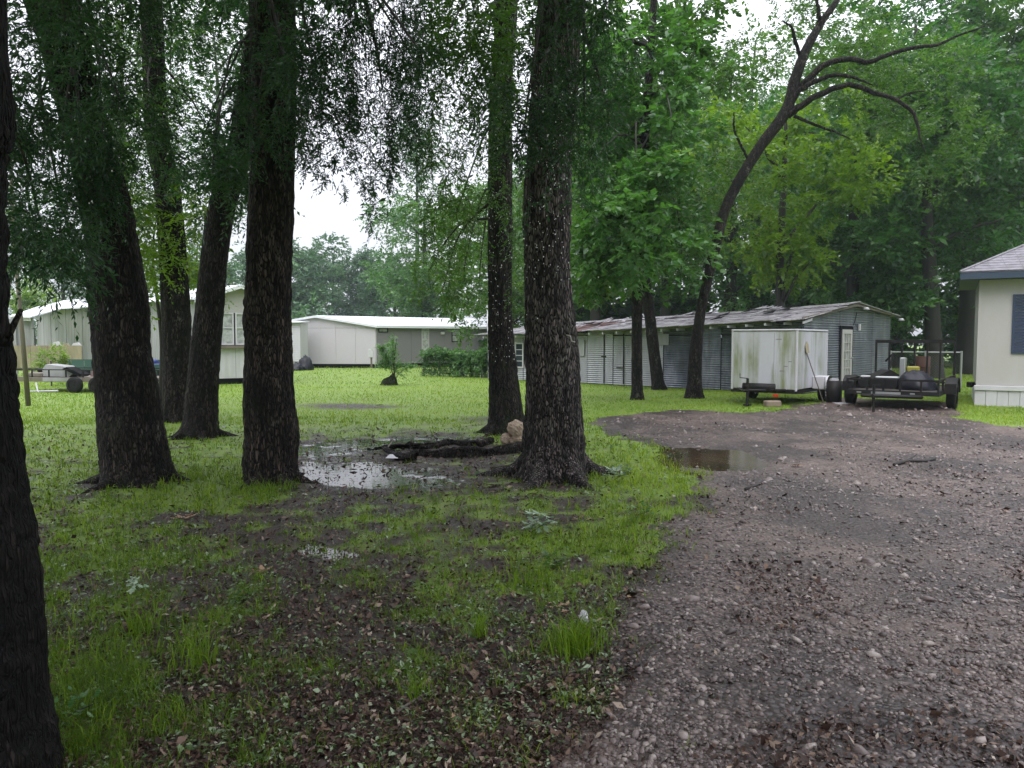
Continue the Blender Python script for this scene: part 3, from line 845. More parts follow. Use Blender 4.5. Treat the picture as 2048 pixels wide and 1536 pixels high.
t6, p6 = near_tree('oak_tree', 962, [(1108, 964, 178), (1107, 935, 142), (1107, 880, 120), (1106, 800, 108), (1102, 700, 104), (1098, 600, 98), (1093, 430, 92), (1100, 300, 90), (1113, 150, 87), (1122, 0, 88)], m_bark_pale,
                   'largest trunk with pale plated bark and flared roots beside the puddle', 7, flare=.55, ridge=.02)
# old rope / pale cut twig on the big trunk
q_ = [P(1133, 670, 8.45), P(1141, 672, 8.42), P(1143, 682, 8.42), P(1150, 684, 8.45)]
tag(MB().tube(q_, .006, 6).build('rope', plain('rope', (.45, .42, .38), .8), None, True), 'short frayed pale cord snagged on the plated trunk bark', 'cord')

# ---- crowns of the near trees: hanging sprays in front of and between the trunks
def fillc(cr, x0, x1, y0, y1, Y0_, Y1_, n, rpx, tw, edge=None, tone=.4, **kw):
    r = cr.r; out = []
    for i in range(n):
        px, py, Y = r.uniform(x0, x1), r.uniform(y0, y1), r.uniform(Y0_, Y1_)
        if edge is not None and py > np.interp(px, edge[0], edge[1]) : continue
        c = P(px, py, Y); R_ = rpx / FPX * Y * r.uniform(.7, 1.25)
        cr.clump(c, (R_, R_ * 1.2, R_ * .9), tw, tone=tone, **kw); out.append((c, R_))
    return out
def feed(parent, pts, cl, n, seed, rad=.035):
    """limbs from the upper trunk out to some of the clumps"""
    r = np.random.default_rng(seed)
    for i in r.permutation(len(cl))[:n]:
        c, R_ = cl[i]
        z0 = min(c[2] + r.uniform(.8, 2.2), 9.5)
        k = np.interp(z0, [p[2] for p in pts], np.arange(len(pts)))
        a = np.array([np.interp(k, np.arange(len(pts)), [p[j] for p in pts]) for j in range(3)])
        m = (a + c) / 2 + np.array([0, 0, .55]) + r.normal(0, .12, 3)
        limb(parent, [tuple(a) + (rad,), tuple(m) + (rad * .6,), tuple(c + [0, 0, R_ * .5]) + (rad * .3,), tuple(c - [0, 0, R_ * .5]) + (.004,)], m_twig, 12, 5, 'branch', .03, seed * 50 + int(i))

NK = dict(L=.24, k=12, ll=.054, lw=.32, droop=.45, sub=8, updn=.8, hang=.5)
# T0 crown: blurry dark sprays at the left
cr = Crown(10); cl = fillc(cr, -120, 150, -120, 560, 5.2, 7.5, 26, 75, 46, tone=.35, **NK)
cl += fillc(cr, 20, 170, 380, 560, 5.5, 7.0, 9, 60, 40, tone=.4, **NK)
cr.build(t0, lm_oak); feed(t0, pts, cl, 12, 1)
cr = Crown(11); cl = fillc(cr, 60, 330, -120, 330, 7.0, 9.6, 30, 70, 50, tone=.35, **NK)
cl += fillc(cr, 120, 230, 330, 480, 7.6, 8.2, 7, 50, 38, tone=.4, **NK)
cr.build(t1, lm_oak); feed(t1, p1, cl, 12, 2)
K2 = dict(L=.4, k=11, ll=.085, lw=.42, droop=.3, sub=9, updn=.6, hang=.2)
cr = Crown(12); cl = fillc(cr, 190, 480, -80, 420, 14.2, 18.5, 34, 66, 52, tone=.4, **K2)
cr.build(t2, lm_oak2); feed(t2, p2, cl, 16, 3)
cr = Crown(13); cl = fillc(cr, 240, 420, 400, 600, 14.0, 16.8, 19, 42, 46, tone=.55, **K2)
tb = root('young_tree', tuple(G(250, 838)) + (0,), 'young yellow green leafy tree growing up between the two dark trunks', 'tree')
g_ = G(318, 828)
tb.location = (g_[0], g_[1], 0)
trunk_mesh('trunk', [(g_[0], g_[1], -.05, .05), (g_[0] + .1, g_[1], 1.6, .045), (g_[0] + .05, g_[1] - .2, 3.4, .03), (g_[0] + .15, g_[1] - .2, 4.4, .012)], m_bark_far, tb, 12, 30, .003, 0, 9)
cr.build(tb, lm_yel)
cr = Crown(14); cl = fillc(cr, 380, 560, -80, 400, 11.5, 15.5, 22, 58, 50, tone=.38, **K2)
cl += fillc(cr, 400, 480, 280, 420, 11.5, 13, 6, 40, 40, tone=.4, **K2)
cr.build(t3, lm_oak); feed(t3, p3, cl, 12, 4)
# T4: over the straight trunk and the hanging curtain to its right
cr = Crown(15); cl = fillc(cr, 470, 690, -150, 200, 6.6, 8.4, 16, 54, 36, tone=.33, **NK)
cl += fillc(cr, 470, 600, 170, 300, 7.2, 8.0, 6, 38, 26, tone=.35, **NK)
edge = ([560, 640, 700, 760, 800, 830, 860], [290, 270, 215, 200, 180, 110, 60])
cl += fillc(cr, 600, 850, -150, 120, 7.2, 9.6, 5, 34, 22, edge=edge, tone=.34, **NK)
for (sx_, ty, by, Y, n) in [(612, 180, 350, 8.5, 40), (640, 160, 352, 8.7, 44), (668, 150, 340, 8.2, 40), (700, 120, 300, 8.8, 42), (722, 100, 385, 9, 46), (742, 90, 460, 8.7, 44), (758, 140, 340, 9.2, 34),
                             (780, 110, 380, 8.9, 38), (800, 60, 330, 9.2, 30), (818, 60, 300, 9.4, 26), (690, 200, 395, 8.9, 24), (596, 200, 330, 8.2, 30), (655, 240, 372, 8.1, 26), (772, 200, 420, 9.5, 16)]:
    cr.strand(P(sx_ - 14, ty - 160, Y - .3), P(sx_, by, Y), int(n * 1.5), tone=.3, side=.22)
for k in range(30):
    sx_ = cr.r.uniform(600, 866); by = np.interp(sx_, [590, 650, 700, 740, 780, 820, 866], [330, 350, 340, 450, 430, 330, 470]) * cr.r.uniform(.72, 1.0)
    Y = cr.r.uniform(8.0, 9.6)
    cr.strand(P(sx_ + cr.r.uniform(-25, 15), -80, Y - .3), P(sx_, by, Y), int(34 + by * .08), ll=.042, tone=.4, side=.17, sway=.06)
cr.build(t4, lm_oak); feed(t4, p4, cl, 14, 5)
limb(t4, [tuple(P(548, -260, 8.9)) + (.05,), tuple(P(640, -160, 8.7)) + (.04,), tuple(P(720, -40, 8.6)) + (.03,), tuple(P(745, 60, 8.6)) + (.022,), tuple(P(765, 180, 8.6)) + (.009,)], m_twig, 14, 6, 'branch', .04, 77)
# T5: strands left of it and veil over it
cr = Crown(16); cl = fillc(cr, 850, 1060, -120, 230, 10.8, 13.6, 20, 54, 44, tone=.38, **K2)
for (sx_, ty, by, Y, n) in [(850, 60, 470, 11.2, 100), (872, 150, 540, 11.0, 130), (888, 100, 440, 11.6, 110), (868, 40, 330, 11, 90), (915, 120, 420, 11.8, 90), (940, 150, 470, 12.2, 90), (960, 200, 500, 12.4, 80),
                             (930, 260, 560, 12, 70), (900, 300, 600, 11.8, 70), (1010, 180, 470, 12.4, 70), (1040, 200, 520, 12.3, 70), (985, 240, 420, 12.2, 60), (1025, 300, 600, 12.2, 34)]:
    cr.strand(P(sx_ - 10, ty - 150, Y - .2), P(sx_, by, Y), n, ll=.065, tone=.42, side=.3)
cl += fillc(cr, 850, 970, 380, 600, 13.5, 16.5, 12, 38, 30, tone=.55, **K2)
cr.build(t5, lm_oak2); feed(t5, p5, cl, 12, 6)
cr = Crown(17); edge = ([1000, 1060, 1120, 1180, 1260], [300, 330, 300, 330, 200])
cl = fillc(cr, 990, 1270, -150, 280, 7.0, 8.6, 25, 54, 36, edge=edge, tone=.36, **NK)
cl += fillc(cr, 1040, 1180, 180, 320, 7.4, 8.0, 6, 36, 26, tone=.38, **NK)
for (sx_, ty, by, Y, n) in [(1062, 120, 430, 8.0, 30), (1090, 160, 400, 7.8, 26), (1130, 150, 440, 7.9, 28), (1160, 140, 400, 8.1, 28), (1185, 100, 430, 8.2, 34), (1210, 80, 380, 8.4, 30), (1050, 200, 480, 8.1, 14)]:
    cr.strand(P(sx_ + 10, ty - 160, Y - .3), P(sx_, by, Y), n, tone=.36, side=.2)
cr.build(t6, lm_oak); feed(t6, p6, cl, 14, 7)

# canopy overhead, above the frame: shades the near ground, with clumps added to darken it further
KO = dict(L=.7, k=9, ll=.22, lw=.5, droop=.2, sub=9, updn=.5, stem=False)
for tr, cs in ((t0, [(-3, 3, 6.5), (-1, 1.5, 7.5), (-4, 5.5, 8), (-1.5, -1.5, 6.5), (1, -.5, 7.5)]), (t1, [(-5.5, 7.5, 7.6), (-4, 5.5, 8.2), (-7.5, 9, 8), (-3, 8, 8.6)]), (t4, [(-2, 6.8, 7.6), (-1.5, 4, 7.6), (.2, 2.6, 7.8), (-2.8, 10, 8.5)]),
               (t6, [(1, 7, 7.6), (.5, 4.6, 7.8), (2.2, 6.5, 8.2), (.4, 9, 8.6), (2.5, 9.5, 9)]), (t3, [(-5, 11.5, 9.5), (-4, 14, 9)]), (t2, [(-8, 15, 10), (-6, 18, 10)]), (t5, [(-.5, 12.5, 10.5), (1, 14, 10)])):
    cr = Crown(300 + int(cs[0][0] * 7 + 50))
    for c in cs: cr.clump(c, (1.9, 1.9, .8), 190, tone=.35, **KO)
    if tr is t1:  # unseen clumps added to darken the lawn on the left
        for ax in (-10, -8, -6, -4.2, -2.6):
            for ay in (7.0, 9.3, 11.6): cr.clump((ax + cr.r.normal(0, .3), ay, 7.9 + (ay - 7) * .33 + cr.r.uniform(0, .7)), (1.4, 1.4, .5), 90, tone=.35, **KO)
    if tr is t0:  # unseen clumps added to shade the ground around the camera
        for ax in (-6.5, -4.6, -2.8, -1.0, .7):
            for ay in (-3.2, -1.2, .8, 2.8, 4.8): cr.clump((ax + cr.r.normal(0, .3), ay, 6.6 + cr.r.uniform(-.3, .9)), (1.3, 1.3, .6), 105, tone=.35, **KO)
    cr.build(tr, lm_oak, name='upper_shade_crown')

# ---- T7 / T8: slim pair with broad pale foliage in front of the shed
Y7 = gY(800)
t7 = root('sweetgum_tree', tuple(G(1275, 800)) + (0,), 'slim straight dark trunk carrying broad pale green foliage, before the shed', 'tree')
p7 = px_pts([(1274, 802, 32), (1274, 780, 25), (1274, 700, 22), (1274, 600, 20), (1276, 500, 19), (1282, 380, 18), (1292, 240, 17), (1302, 100, 15), (1308, 0, 13), (1318, -160, 9)], Y7)
trunk_mesh('trunk', [(p7[0][0], p7[0][1], -.1, p7[0][3])] + p7, m_bark_dark, t7, 24, 120, .008, .4, 21)
Y8 = gY(778)
t8 = root('sweetgum_tree', tuple(G(1318, 778)) + (0,), 'slim dark trunk leaning left behind the straight slim one', 'tree')
p8 = px_pts([(1318, 780, 34), (1314, 755, 26), (1306, 690, 23), (1295, 600, 21), (1284, 500, 19), (1262, 360, 17), (1250, 200, 14), (1240, 60, 11), (1236, -80, 7)], Y8 - .3)
trunk_mesh('trunk', [(p8[0][0], p8[0][1], -.1, p8[0][3])] + p8, m_bark_dark, t8, 24, 120, .008, .4, 22)
KS = dict(L=.5, k=9, ll=.18, lw=.62, droop=.25, sub=12, updn=.42, sw=.004)
cr = Crown(20); cl = fillc(cr, 1175, 1365, 330, 525, 18.6, 22.0, 26, 58, 42, tone=.52, **KS)
cl += fillc(cr, 1150, 1260, 470, 580, 19.5, 22.0, 8, 40, 38, tone=.62, **KS)
cl += fillc(cr, 1180, 1400, 60, 330, 19.5, 22.5, 20, 55, 40, tone=.40, **KS)
cr.build(t7, lm_sweet); feed(t7, p7, cl, 22, 8, .05)
cr = Crown(21); cl = fillc(cr, 1150, 1260, 180, 520, 23.5, 27.0, 16, 58, 44, tone=.6, **KS)
cl += fillc(cr, 1200, 1420, -80, 130, 22.5, 27.0, 12, 62, 44, tone=.38, **KS)
cr.build(t8, lm_oak2); feed(t8, p8, cl, 11, 9, .05)

# ---- T9: the arching tree
Y9 = gY(796)
t9 = root('oak_tree', tuple(G(1388, 796)) + (0,), 'dark trunk arching over to the right above the white box trailer', 'tree')
p9 = px_pts([(1388, 797, 41), (1389, 770, 31), (1392, 700, 24), (1406, 600, 19), (1432, 490, 20), (1458, 400, 20), (1516, 300, 21), (1571, 224, 21), (1590, 160, 20), (1612, 100, 17), (1646, 40, 13), (1674, 0, 11), (1700, -60, 7)], Y9)
trunk_mesh('trunk', [(p9[0][0], p9[0][1], -.1, p9[0][3])] + p9, m_bark_dark, t9, 28, 170, .009, .4, 23)
BR = [[(1575, 232, 15.3), (1600, 212, 13.5), (1638, 190, 12.5), (1694, 170, 10.8), (1742, 182, 9.9), (1787, 198, 8.0), (1827, 226, 7.1), (1840, 275, 3.6), (1850, 305, 1.8)],
      [(1575, 215, 12.5), (1601, 180, 11.6), (1640, 158, 9.9), (1680, 150, 8.0), (1715, 158, 5.4), (1745, 170, 2.6)],
      [(1600, 175, 14.4), (1638, 138, 12.5), (1670, 121, 11.6), (1706, 119, 10.8), (1740, 124, 9.9), (1775, 109, 9.0), (1825, 96, 8.0), (1872, 90, 6.3), (1915, 72, 4.5), (1970, 52, 2.6)],
      [(1600, 112, 8.0), (1590, 80, 7.1), (1583, 55, 5.4), (1565, 42, 2.6)],
      [(1640, 48, 9.9), (1636, 15, 7.1), (1630, -20, 4.5)],
      [(1588, 232, 7.1), (1632, 250, 5.4), (1680, 268, 3.6), (1705, 280, 1.8)],
      [(1500, 325, 5.4), (1470, 265, 4.5), (1468, 225, 2.6)],
      [(1790, 200, 4.5), (1820, 186, 3.6), (1850, 182, 1.8)]]
for i, b_ in enumerate(BR):
    limb(t9, px_pts(b_, Y9, [-.15 * k for k in range(len(b_))]), m_bark_dark, 30, 8, 'branch', .015, 900 + i)
KO9 = dict(L=.45, k=9, ll=.115, lw=.5, droop=.2, sub=10, updn=.5, sw=.004)
cr = Crown(22)
cl = []
for (x0, x1, y0, y1, n, tn) in ((1640, 1900, 20, 160, 14, .5), (1700, 1960, 90, 260, 13, .45), (1780, 1980, 200, 360, 10, .4), (1420, 1580, 100, 220, 6, .5), (1540, 1660, -60, 60, 5, .45), (1400, 1540, 300, 470, 9, .5), (1580, 1660, 60, 150, 3, .5)):
    cl += fillc(cr, x0, x1, y0, y1, 22.6, 25.5, n, 48, 34, tone=tn, **KO9)
cr.build(t9, lm_oak2)
# yellow green tree just behind the arch
UNDER = 1.0
def bg_tree(px, base_py, top_py, wpx, n, label, mat, seed, name='oak_tree', ll=.2, rpx=None, tone=.45, low=None, trunk_w=None, tw=46, k=8, lw=.55, group=None, lean=0, trunk_mat=None, sub=10, Y=None, subr=.36, top_w=.25, limbs=5):
    """tree standing at ground pixel (px, base_py), crown up to top_py, crown half width wpx pixels"""
    Y = Y or gY(base_py)
    g = G(px, base_py) if gY(base_py) == Y else P(px, HZ, Y)[:2]
    H = P(px, top_py, Y)[2]; s_ = Y / FPX
    t_ = root(name, (g[0], g[1], 0), label, 'tree', group)
    r = np.random.default_rng(seed)
    tw_ = (trunk_w or 22) * s_ / 2
    lx = lean * s_
    pts = [(g[0], g[1], -.1, tw_ * 1.3), (g[0] + lx * .1, g[1], H * .12, tw_), (g[0] + lx * .5 + r.normal(0, .1), g[1], H * .45, tw_ * .8), (g[0] + lx * .9 + r.normal(0, .2), g[1], H * .75, tw_ * .5), (g[0] + lx, g[1], H * .97, tw_ * .15)]
    trunk_mesh('trunk', pts, trunk_mat or m_bark_far, t_, 14, 40, .01, .5, seed)
    cr = Crown(seed); cl = []
    lowz = P(px, low if low is not None else (top_py + (base_py - top_py) * .6), Y)[2]
    R0 = (rpx or 55) * s_
    for i in range(n):
        zf_ = r.uniform(0, 1) ** .85
        z = lowz + (H - R0 * .6 - lowz) * zf_
        prof = (wpx * s_ - R0 * .4) * (top_w + (1 - top_w) * math.sin(math.pi * min(1, .25 + .78 * (1 - zf_))) ** .8)
        a = r.uniform(0, 2 * np.pi); q = math.sqrt(r.uniform(0.05, 1)) * prof
        c = np.array([g[0] + lx * zf_ + q * math.cos(a), g[1] + q * .8 * math.sin(a), z])
        R_ = R0 * r.uniform(.7, 1.2)
        cr.clump(c, (R_, R_, R_ * .75), tw, L=ll * 2.6, k=k, ll=ll, lw=lw, droop=.2, sub=sub, updn=.55, tone=tone + r.normal(0, .07), stem=False, subr=subr)
        cl.append((c, R_))
    cr.build(t_, mat)
    for i in range(min(limbs, n)):
        c, R_ = cl[i]; z0 = max(lowz * .7, c[2] - r.uniform(1, 2.5))
        kk = [p[2] for p in pts]
        a = np.array([np.interp(z0, kk, [p[j] for p in pts]) for j in range(3)])
        limb(t_, [tuple(a) + (tw_ * .4,), tuple((a + c) / 2 + [0, 0, .3]) + (tw_ * .28,), tuple(c) + (tw_ * .1,)], m_bark_far, 9, 5, 'branch', .06, seed + i)
    return t_

FG = 'forest trees behind the shed and fence'
bg_tree(1560, 765, 175, 190, 40, 'yellow green broadleaf crown filling the gap under the arching branches', lm_yel, 401, 'maple_tree', .18, 52, .5, 560, 20, 44, group=None, subr=.34)
bg_tree(1700, 752, 60, 230, 52, 'mid green tree rising behind the shed gable', lm_forest, 402, 'oak_tree', .25, 66, .6, 640, 26, 44, group=FG)
bg_tree(1870, 756, 20, 230, 56, 'dark spreading tree behind the chain link fence with a leaning bough', lm_forest, 403, 'oak_tree', .25, 66, .5, 640, 30, 46, group=FG, lean=-60)
bg_tree(1932, 748, -120, 150, 36, 'tree with a thick bare lower trunk beside the cream house corner', lm_forest, 404, 'oak_tree', .25, 74, .45, 470, 36, 46, group=FG)
bg_tree(2090, 752, -60, 200, 40, 'tall green tree behind the grey shingled roof', lm_oak2, 405, 'oak_tree', .25, 74, .45, 560, 30, 46, group=FG)
bg_tree(1455, 740, 120, 210, 44, 'bright mid green tree behind the middle of the shed roof', lm_sweet, 406, 'sweetgum_tree', .25, 62, .42, 600, 24, 44, group=FG)
bg_tree(1330, 738, 90, 200, 42, 'green tree behind the rusty end of the shed roof', lm_oak2, 407, 'oak_tree', .25, 62, .5, 600, 22, 44, group=FG)
bg_tree(1190, 736, 150, 160, 40, 'light green tree seen just right of the plated trunk', lm_yel, 408, 'maple_tree', .2, 56, .55, 600, 20, 42, group=FG)
bg_tree(1620, 732, 200, 220, 44, 'deep green tree low behind the shed ridge', lm_forest, 409, 'oak_tree', .3, 76, .4, 690, 24, 42, group=FG)
bg_tree(1790, 734, 240, 220, 46, 'very dark tree in the depth of the wood behind the fence post', lm_forest, 410, 'oak_tree', .3, 76, .3, 705, 26, 44, group=FG)
bg_tree(1980, 734, 200, 200, 44, 'dark tree deep in the wood just left of the cream house', lm_forest, 411, 'oak_tree', .3, 76, .3, 705, 30, 44, group=FG)
bg_tree(1080, 733, 330, 150, 36, 'pale green tree between the paired trunks beyond the shed end', lm_sweet, 412, 'oak_tree', .22, 56, .5, 630, 18, 40, group=FG)
bg_tree(1500, 728, 60, 200, 30, 'tall airy tree with sky showing through behind the arch', lm_oak2, 413, 'oak_tree', .24, 60, .45, 420, 20, 36, group=FG)
# thin dead limb across the sky gap
# wood behind
def wood(name, px0, px1, Yc, dY, top0, top1, n, mat, lab, seed, ll=.4, tw=40, tone=.35):
    cr = Crown(seed); r = cr.r
    for i in range(n):
        px = r.uniform(px0, px1); Y = Yc + r.uniform(-dY, dY)
        tp = np.interp(px, [px0, px1], [top0, top1]) + r.uniform(0, 60)
        H = P(px, tp, Y)[2]; z = H * r.uniform(0, 1) ** 1.15 + .6
        c = P(px, HZ, Y); c[2] = z; R_ = r.uniform(1.5, 2.6)
        cr.clump(c, (R_, R_, R_ * .8), tw, L=ll * 2.6, k=7, ll=ll, lw=.6, sub=9, updn=.55, tone=tone + r.normal(0, .08), stem=False, subr=.4)
    p, d, nr, l, w, var = [np.concatenate([a[i] for a in cr.L]) for i in range(6)]
    V, F = leafquads(p, d, nr, l, w)
    return tag(mesh_obj(name, V, F, mat, None, False, np.repeat(var, 4)), lab, 'woods', kind='stuff')
wood('woods', 1000, 2500, 56, 7, 260, 120, 190, lm_forest, 'dense dark wood closing the view behind shed and cream house', 501, .72, 44)
wood('woods', -600, 620, 92, 8, 500, 490, 60, lm_far_hazed, 'distant hazy tree line behind the white home', 502, .5, 36, .45)
FF = 'hazy trees beyond the grey home'
for i, (px, by, ty, w_, n, lab, mt, tn) in enumerate([
    (600, 706, 478, 80, 36, 'pale hazy tree behind the left end of the grey home roof', lm_far_hazed, .55),
    (668, 703, 506, 70, 30, 'bluish hazy low tree behind the grey home apex', lm_far_hazed, .35),
    (725, 703, 496, 70, 32, 'bluish hazy round tree above the middle of the white roof', lm_far_hazed, .3),
    (790, 705, 512, 70, 28, 'darker hazy tree behind the hanging strands', lm_far_hazed, .25),
    (545, 704, 494, 60, 26, 'hazy tree partly hidden behind the straight brown trunk', lm_far_hazed, .5)]):
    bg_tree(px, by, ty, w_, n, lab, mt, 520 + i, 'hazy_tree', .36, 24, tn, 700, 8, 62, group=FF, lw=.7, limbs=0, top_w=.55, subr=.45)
bg_tree(850, 716, 400, 112, 52, 'rounded light green oak overhanging the white roof of the grey home', lm_sweet, 530, 'oak_tree', .27, 38, .65, 668, 14, 60, limbs=3, top_w=.4, subr=.42)
bg_tree(1000, 748, 380, 150, 46, 'green oak drooping over the right end of the grey home', lm_oak2, 531, 'oak_tree', .17, 44, .62, 668, 22, 46, limbs=5, top_w=.5)
bg_tree(835, 712, 220, 60, 13, 'tall pale tree showing above the rounded oak', lm_far_hazed, 532, 'oak_tree', .3, 36, .6, 400, 10, 34, limbs=5)
bg_tree(130, 712, 470, 110, 20, 'hazy tree above the long roof of the white home', lm_far_hazed, 533, 'hazy_tree', .36, 40, .5, 600, 10, 40, limbs=0)
bg_tree(400, 712, 480, 90, 18, 'hazy tree behind the peak of the white home', lm_far_hazed, 534, 'hazy_tree', .36, 38, .5, 600, 10, 40, limbs=0)
bg_tree(70, 722, 565, 50, 12, 'bright yellow green bush showing above the low roof', lm_yel, 535, 'bush', .2, 24, .75, 610, 6, 34, limbs=0)
bg_tree(-30, 716, 300, 140, 26, 'green tree behind the nearest dark trunk', lm_oak2, 536, 'oak_tree', .26, 50, .5, 560, 14, 38, limbs=3)
# tall crowns behind the left trunks that break up the sky
bg_tree(250, 722, -40, 170, 30, 'tall tree crown rising between the leaning and the rear trunk', lm_oak, 537, 'oak_tree', .2, 50, .4, 440, 16, 40, limbs=5, top_w=.6)
bg_tree(440, 720, 20, 130, 24, 'tall tree crown seen through the gap beside the straight trunk', lm_oak, 538, 'oak_tree', .2, 48, .4, 440, 14, 38, limbs=5, top_w=.6)

# rain drops hanging from leaf tips and twigs, coloured white for their glint
r = np.random.default_rng(888); n = 760
q = np.array([P(a, b_, Y) for a, b_, Y in zip(np.concatenate([r.normal(1008, 32, 390), r.normal(1110, 40, 270), r.uniform(60, 340, 100)]), np.concatenate([r.uniform(120, 730, 390), r.uniform(120, 560, 270), r.uniform(60, 420, 100)]), np.concatenate([r.uniform(7.5, 11.5, 390), r.uniform(7.0, 8.2, 270), r.uniform(5, 8, 100)]))])
m_drop, t, b = new_mat('drop_glint_white')
b.inputs['Base Color'].default_value = (1, 1, 1, 1); b.inputs['Roughness'].default_value = 0.05; b.inputs['Transmission Weight'].default_value = .35; b.inputs['IOR'].default_value = 1.33
V = IV[None] * (r.uniform(.0025, .0062, (n, 1, 1))) * np.array([1, 1, 1.5]) + q[:, None]
tag(mesh_obj('rain_drops', V.reshape(-1, 3), (IF[None] + (np.arange(n) * 12)[:, None, None]).reshape(-1, 3), m_drop, None, True), 'rain drops, glint painted white, falling through the hanging leaves', 'rain', kind='stuff')
# ================================================================== BUILDINGS
m_white = plain('white_paint', (0.54, 0.53, 0.56), .5, 0, .35, (0.30, 0.30, 0.25), 2.2)
m_whitem = plain('white_metal_roof', (0.72, 0.73, 0.77), .4, 0, .12, (.5, .5, .5), 1.2)
m_offw = plain('off_white_stained', (0.33, 0.33, 0.345), .5, 0, .85, (0.10, 0.11, 0.07), 1.6, (1, 1, .12))
m_cream = plain('cream_siding', (0.43, 0.415, 0.405), .6, 0, .3, (0.33, 0.31, 0.25), 2.0)
m_lilac = plain('pale_grey_siding', (0.50, 0.47, 0.50), .6, 0, .12, (.4, .38, .4), 1.5)
m_greys = plain('grey_siding', (0.19, 0.178, 0.19), .6, 0, .15, (.18, .17, .18), 1.5)
m_dark = plain('black_void', (0.008, 0.008, 0.009), .9, 0, .2, spec=.1)
m_blackm = plain('black_steel', (0.010, 0.0105, 0.011), .55, 0, .4, (0.035, 0.024, 0.017), 5, spec=.22)
m_navy = plain('navy_paint', (0.022, 0.038, 0.085), .55, 0, .3, (0.01, 0.018, 0.045), 4)
m_fascia = plain('blue_grey_paint', (0.028, 0.05, 0.085), .55, 0, .3, (0.012, 0.022, 0.04), 4)
m_wood = plain('weathered_wood', (0.17, 0.145, 0.115), .8, 0, .6, (0.06, 0.055, 0.04), 4)
m_tanbd = plain('stained_tan_board', (0.36, 0.31, 0.20), .8, 0, .85, (0.07, 0.065, 0.035), 1.8)
m_rail = plain('galvanised_pipe', (0.40, 0.41, 0.41), .4, .6, .3)
m_glass, t, b = new_mat('dark_glass')
b.inputs['Base Color'].default_value = (0.03, 0.04, 0.045, 1); b.inputs['Roughness'].default_value = .08; b.inputs['IOR'].default_value = 1.5
m_glassp, t, b = new_mat('curtained_glass')
t.links.new(ramp(t, noise(t, coords(t), 5, 4), [(.35, (.22, .23, .22)), (.6, (.42, .44, .42))]), b.inputs['Base Color']); b.inputs['Roughness'].default_value = .12
m_rubber = plain('tyre_rubber', (0.009, 0.009, 0.0095), .8, 0, .4, (.03, .026, .022), 8, spec=.2)
m_tin, t, b = new_mat('corrugated_tin')
v = coords(t)
c = ramp(t, noise(t, coords(t, (1, 1, .5)), 1.3, 6, .7), [(.3, (.07, .083, .11)), (.52, (.155, .17, .205)), (.75, (.36, .37, .41))])
c = mixc(t, ramp(t, noise(t, coords(t, (1, 1, .15)), 3.5, 6, .75), [(.52, (0, 0, 0)), (.7, (.75, .75, .75))]), c, (.085, .075, .065))
t.links.new(c, b.inputs['Base Color']); b.inputs['Metallic'].default_value = .45; b.inputs['Roughness'].default_value = .3
m_tin_pale = plain('pale_corrugated_tin', (.40, .41, .43), .35, .3, .5, (.15, .145, .14), 2.4, (1, 1, .3))
m_tinroof, t, b = new_mat('shed_roofing')
c = ramp(t, noise(t, v := coords(t), 2.2, 7, .72), [(.3, (.04, .035, .04)), (.43, (.16, .145, .155)), (.55, (.36, .34, .36)), (.75, (.52, .51, .53))])
c = mixc(t, ramp(t, noise(t, v, 9, 5, .7), [(.5, (0, 0, 0)), (.6, (.8, .8, .8))]), c, (.06, .052, .055))
t.links.new(c, b.inputs['Base Color']); b.inputs['Roughness'].default_value = .5
bump(t, b, noise(t, v, 14, 5, .7), .7, .03)
m_rust = plain('rusty_roofing', (0.125, 0.062, 0.055), .6, .2, .6, (0.05, 0.028, 0.028), 5)

def corr(fr, u0, u1, v, z0, z1, pitch=.076, amp=.015, horiz=True, zt=None, lap=0.0):
    """corrugated sheet in the plane v=const; zt(u) gives a sloping top edge"""
    V, F = [], []
    if horiz:
        n = int((z1 - z0) / pitch * 4) + 1; us = np.linspace(u0, u1, 5 if zt else 3)
        for i in range(n + 1):
            z = z0 + (z1 - z0) * i / n
            for u in us:
                zz_ = min(z, zt(u)) if zt else z
                V.append(fw(fr, u, v - lap - amp * math.sin(2 * math.pi * (z - z0) / pitch), zz_))
        k = len(us)
        for i in range(n):
            for j in range(k - 1): F.append((i * k + j, i * k + j + 1, (i + 1) * k + j + 1, (i + 1) * k + j))
    else:
        n = int((u1 - u0) / pitch * 4) + 1
        for i in range(n + 1):
            u = u0 + (u1 - u0) * i / n
            o = v - lap - amp * math.sin(2 * math.pi * (u - u0) / pitch)
            V.append(fw(fr, u, o, z0)); V.append(fw(fr, u, o, zt(u) if zt else z1))
        for i in range(n): F.append((2 * i, 2 * i + 2, 2 * i + 3, 2 * i + 1))
    return MB().add(V, F)
def quadslab(p, th, up=(0, 0, 1)):
    return MB().poly(p, th, up)
def vis(fr):  # frames are built so that v<0 points to the camera
    return fr

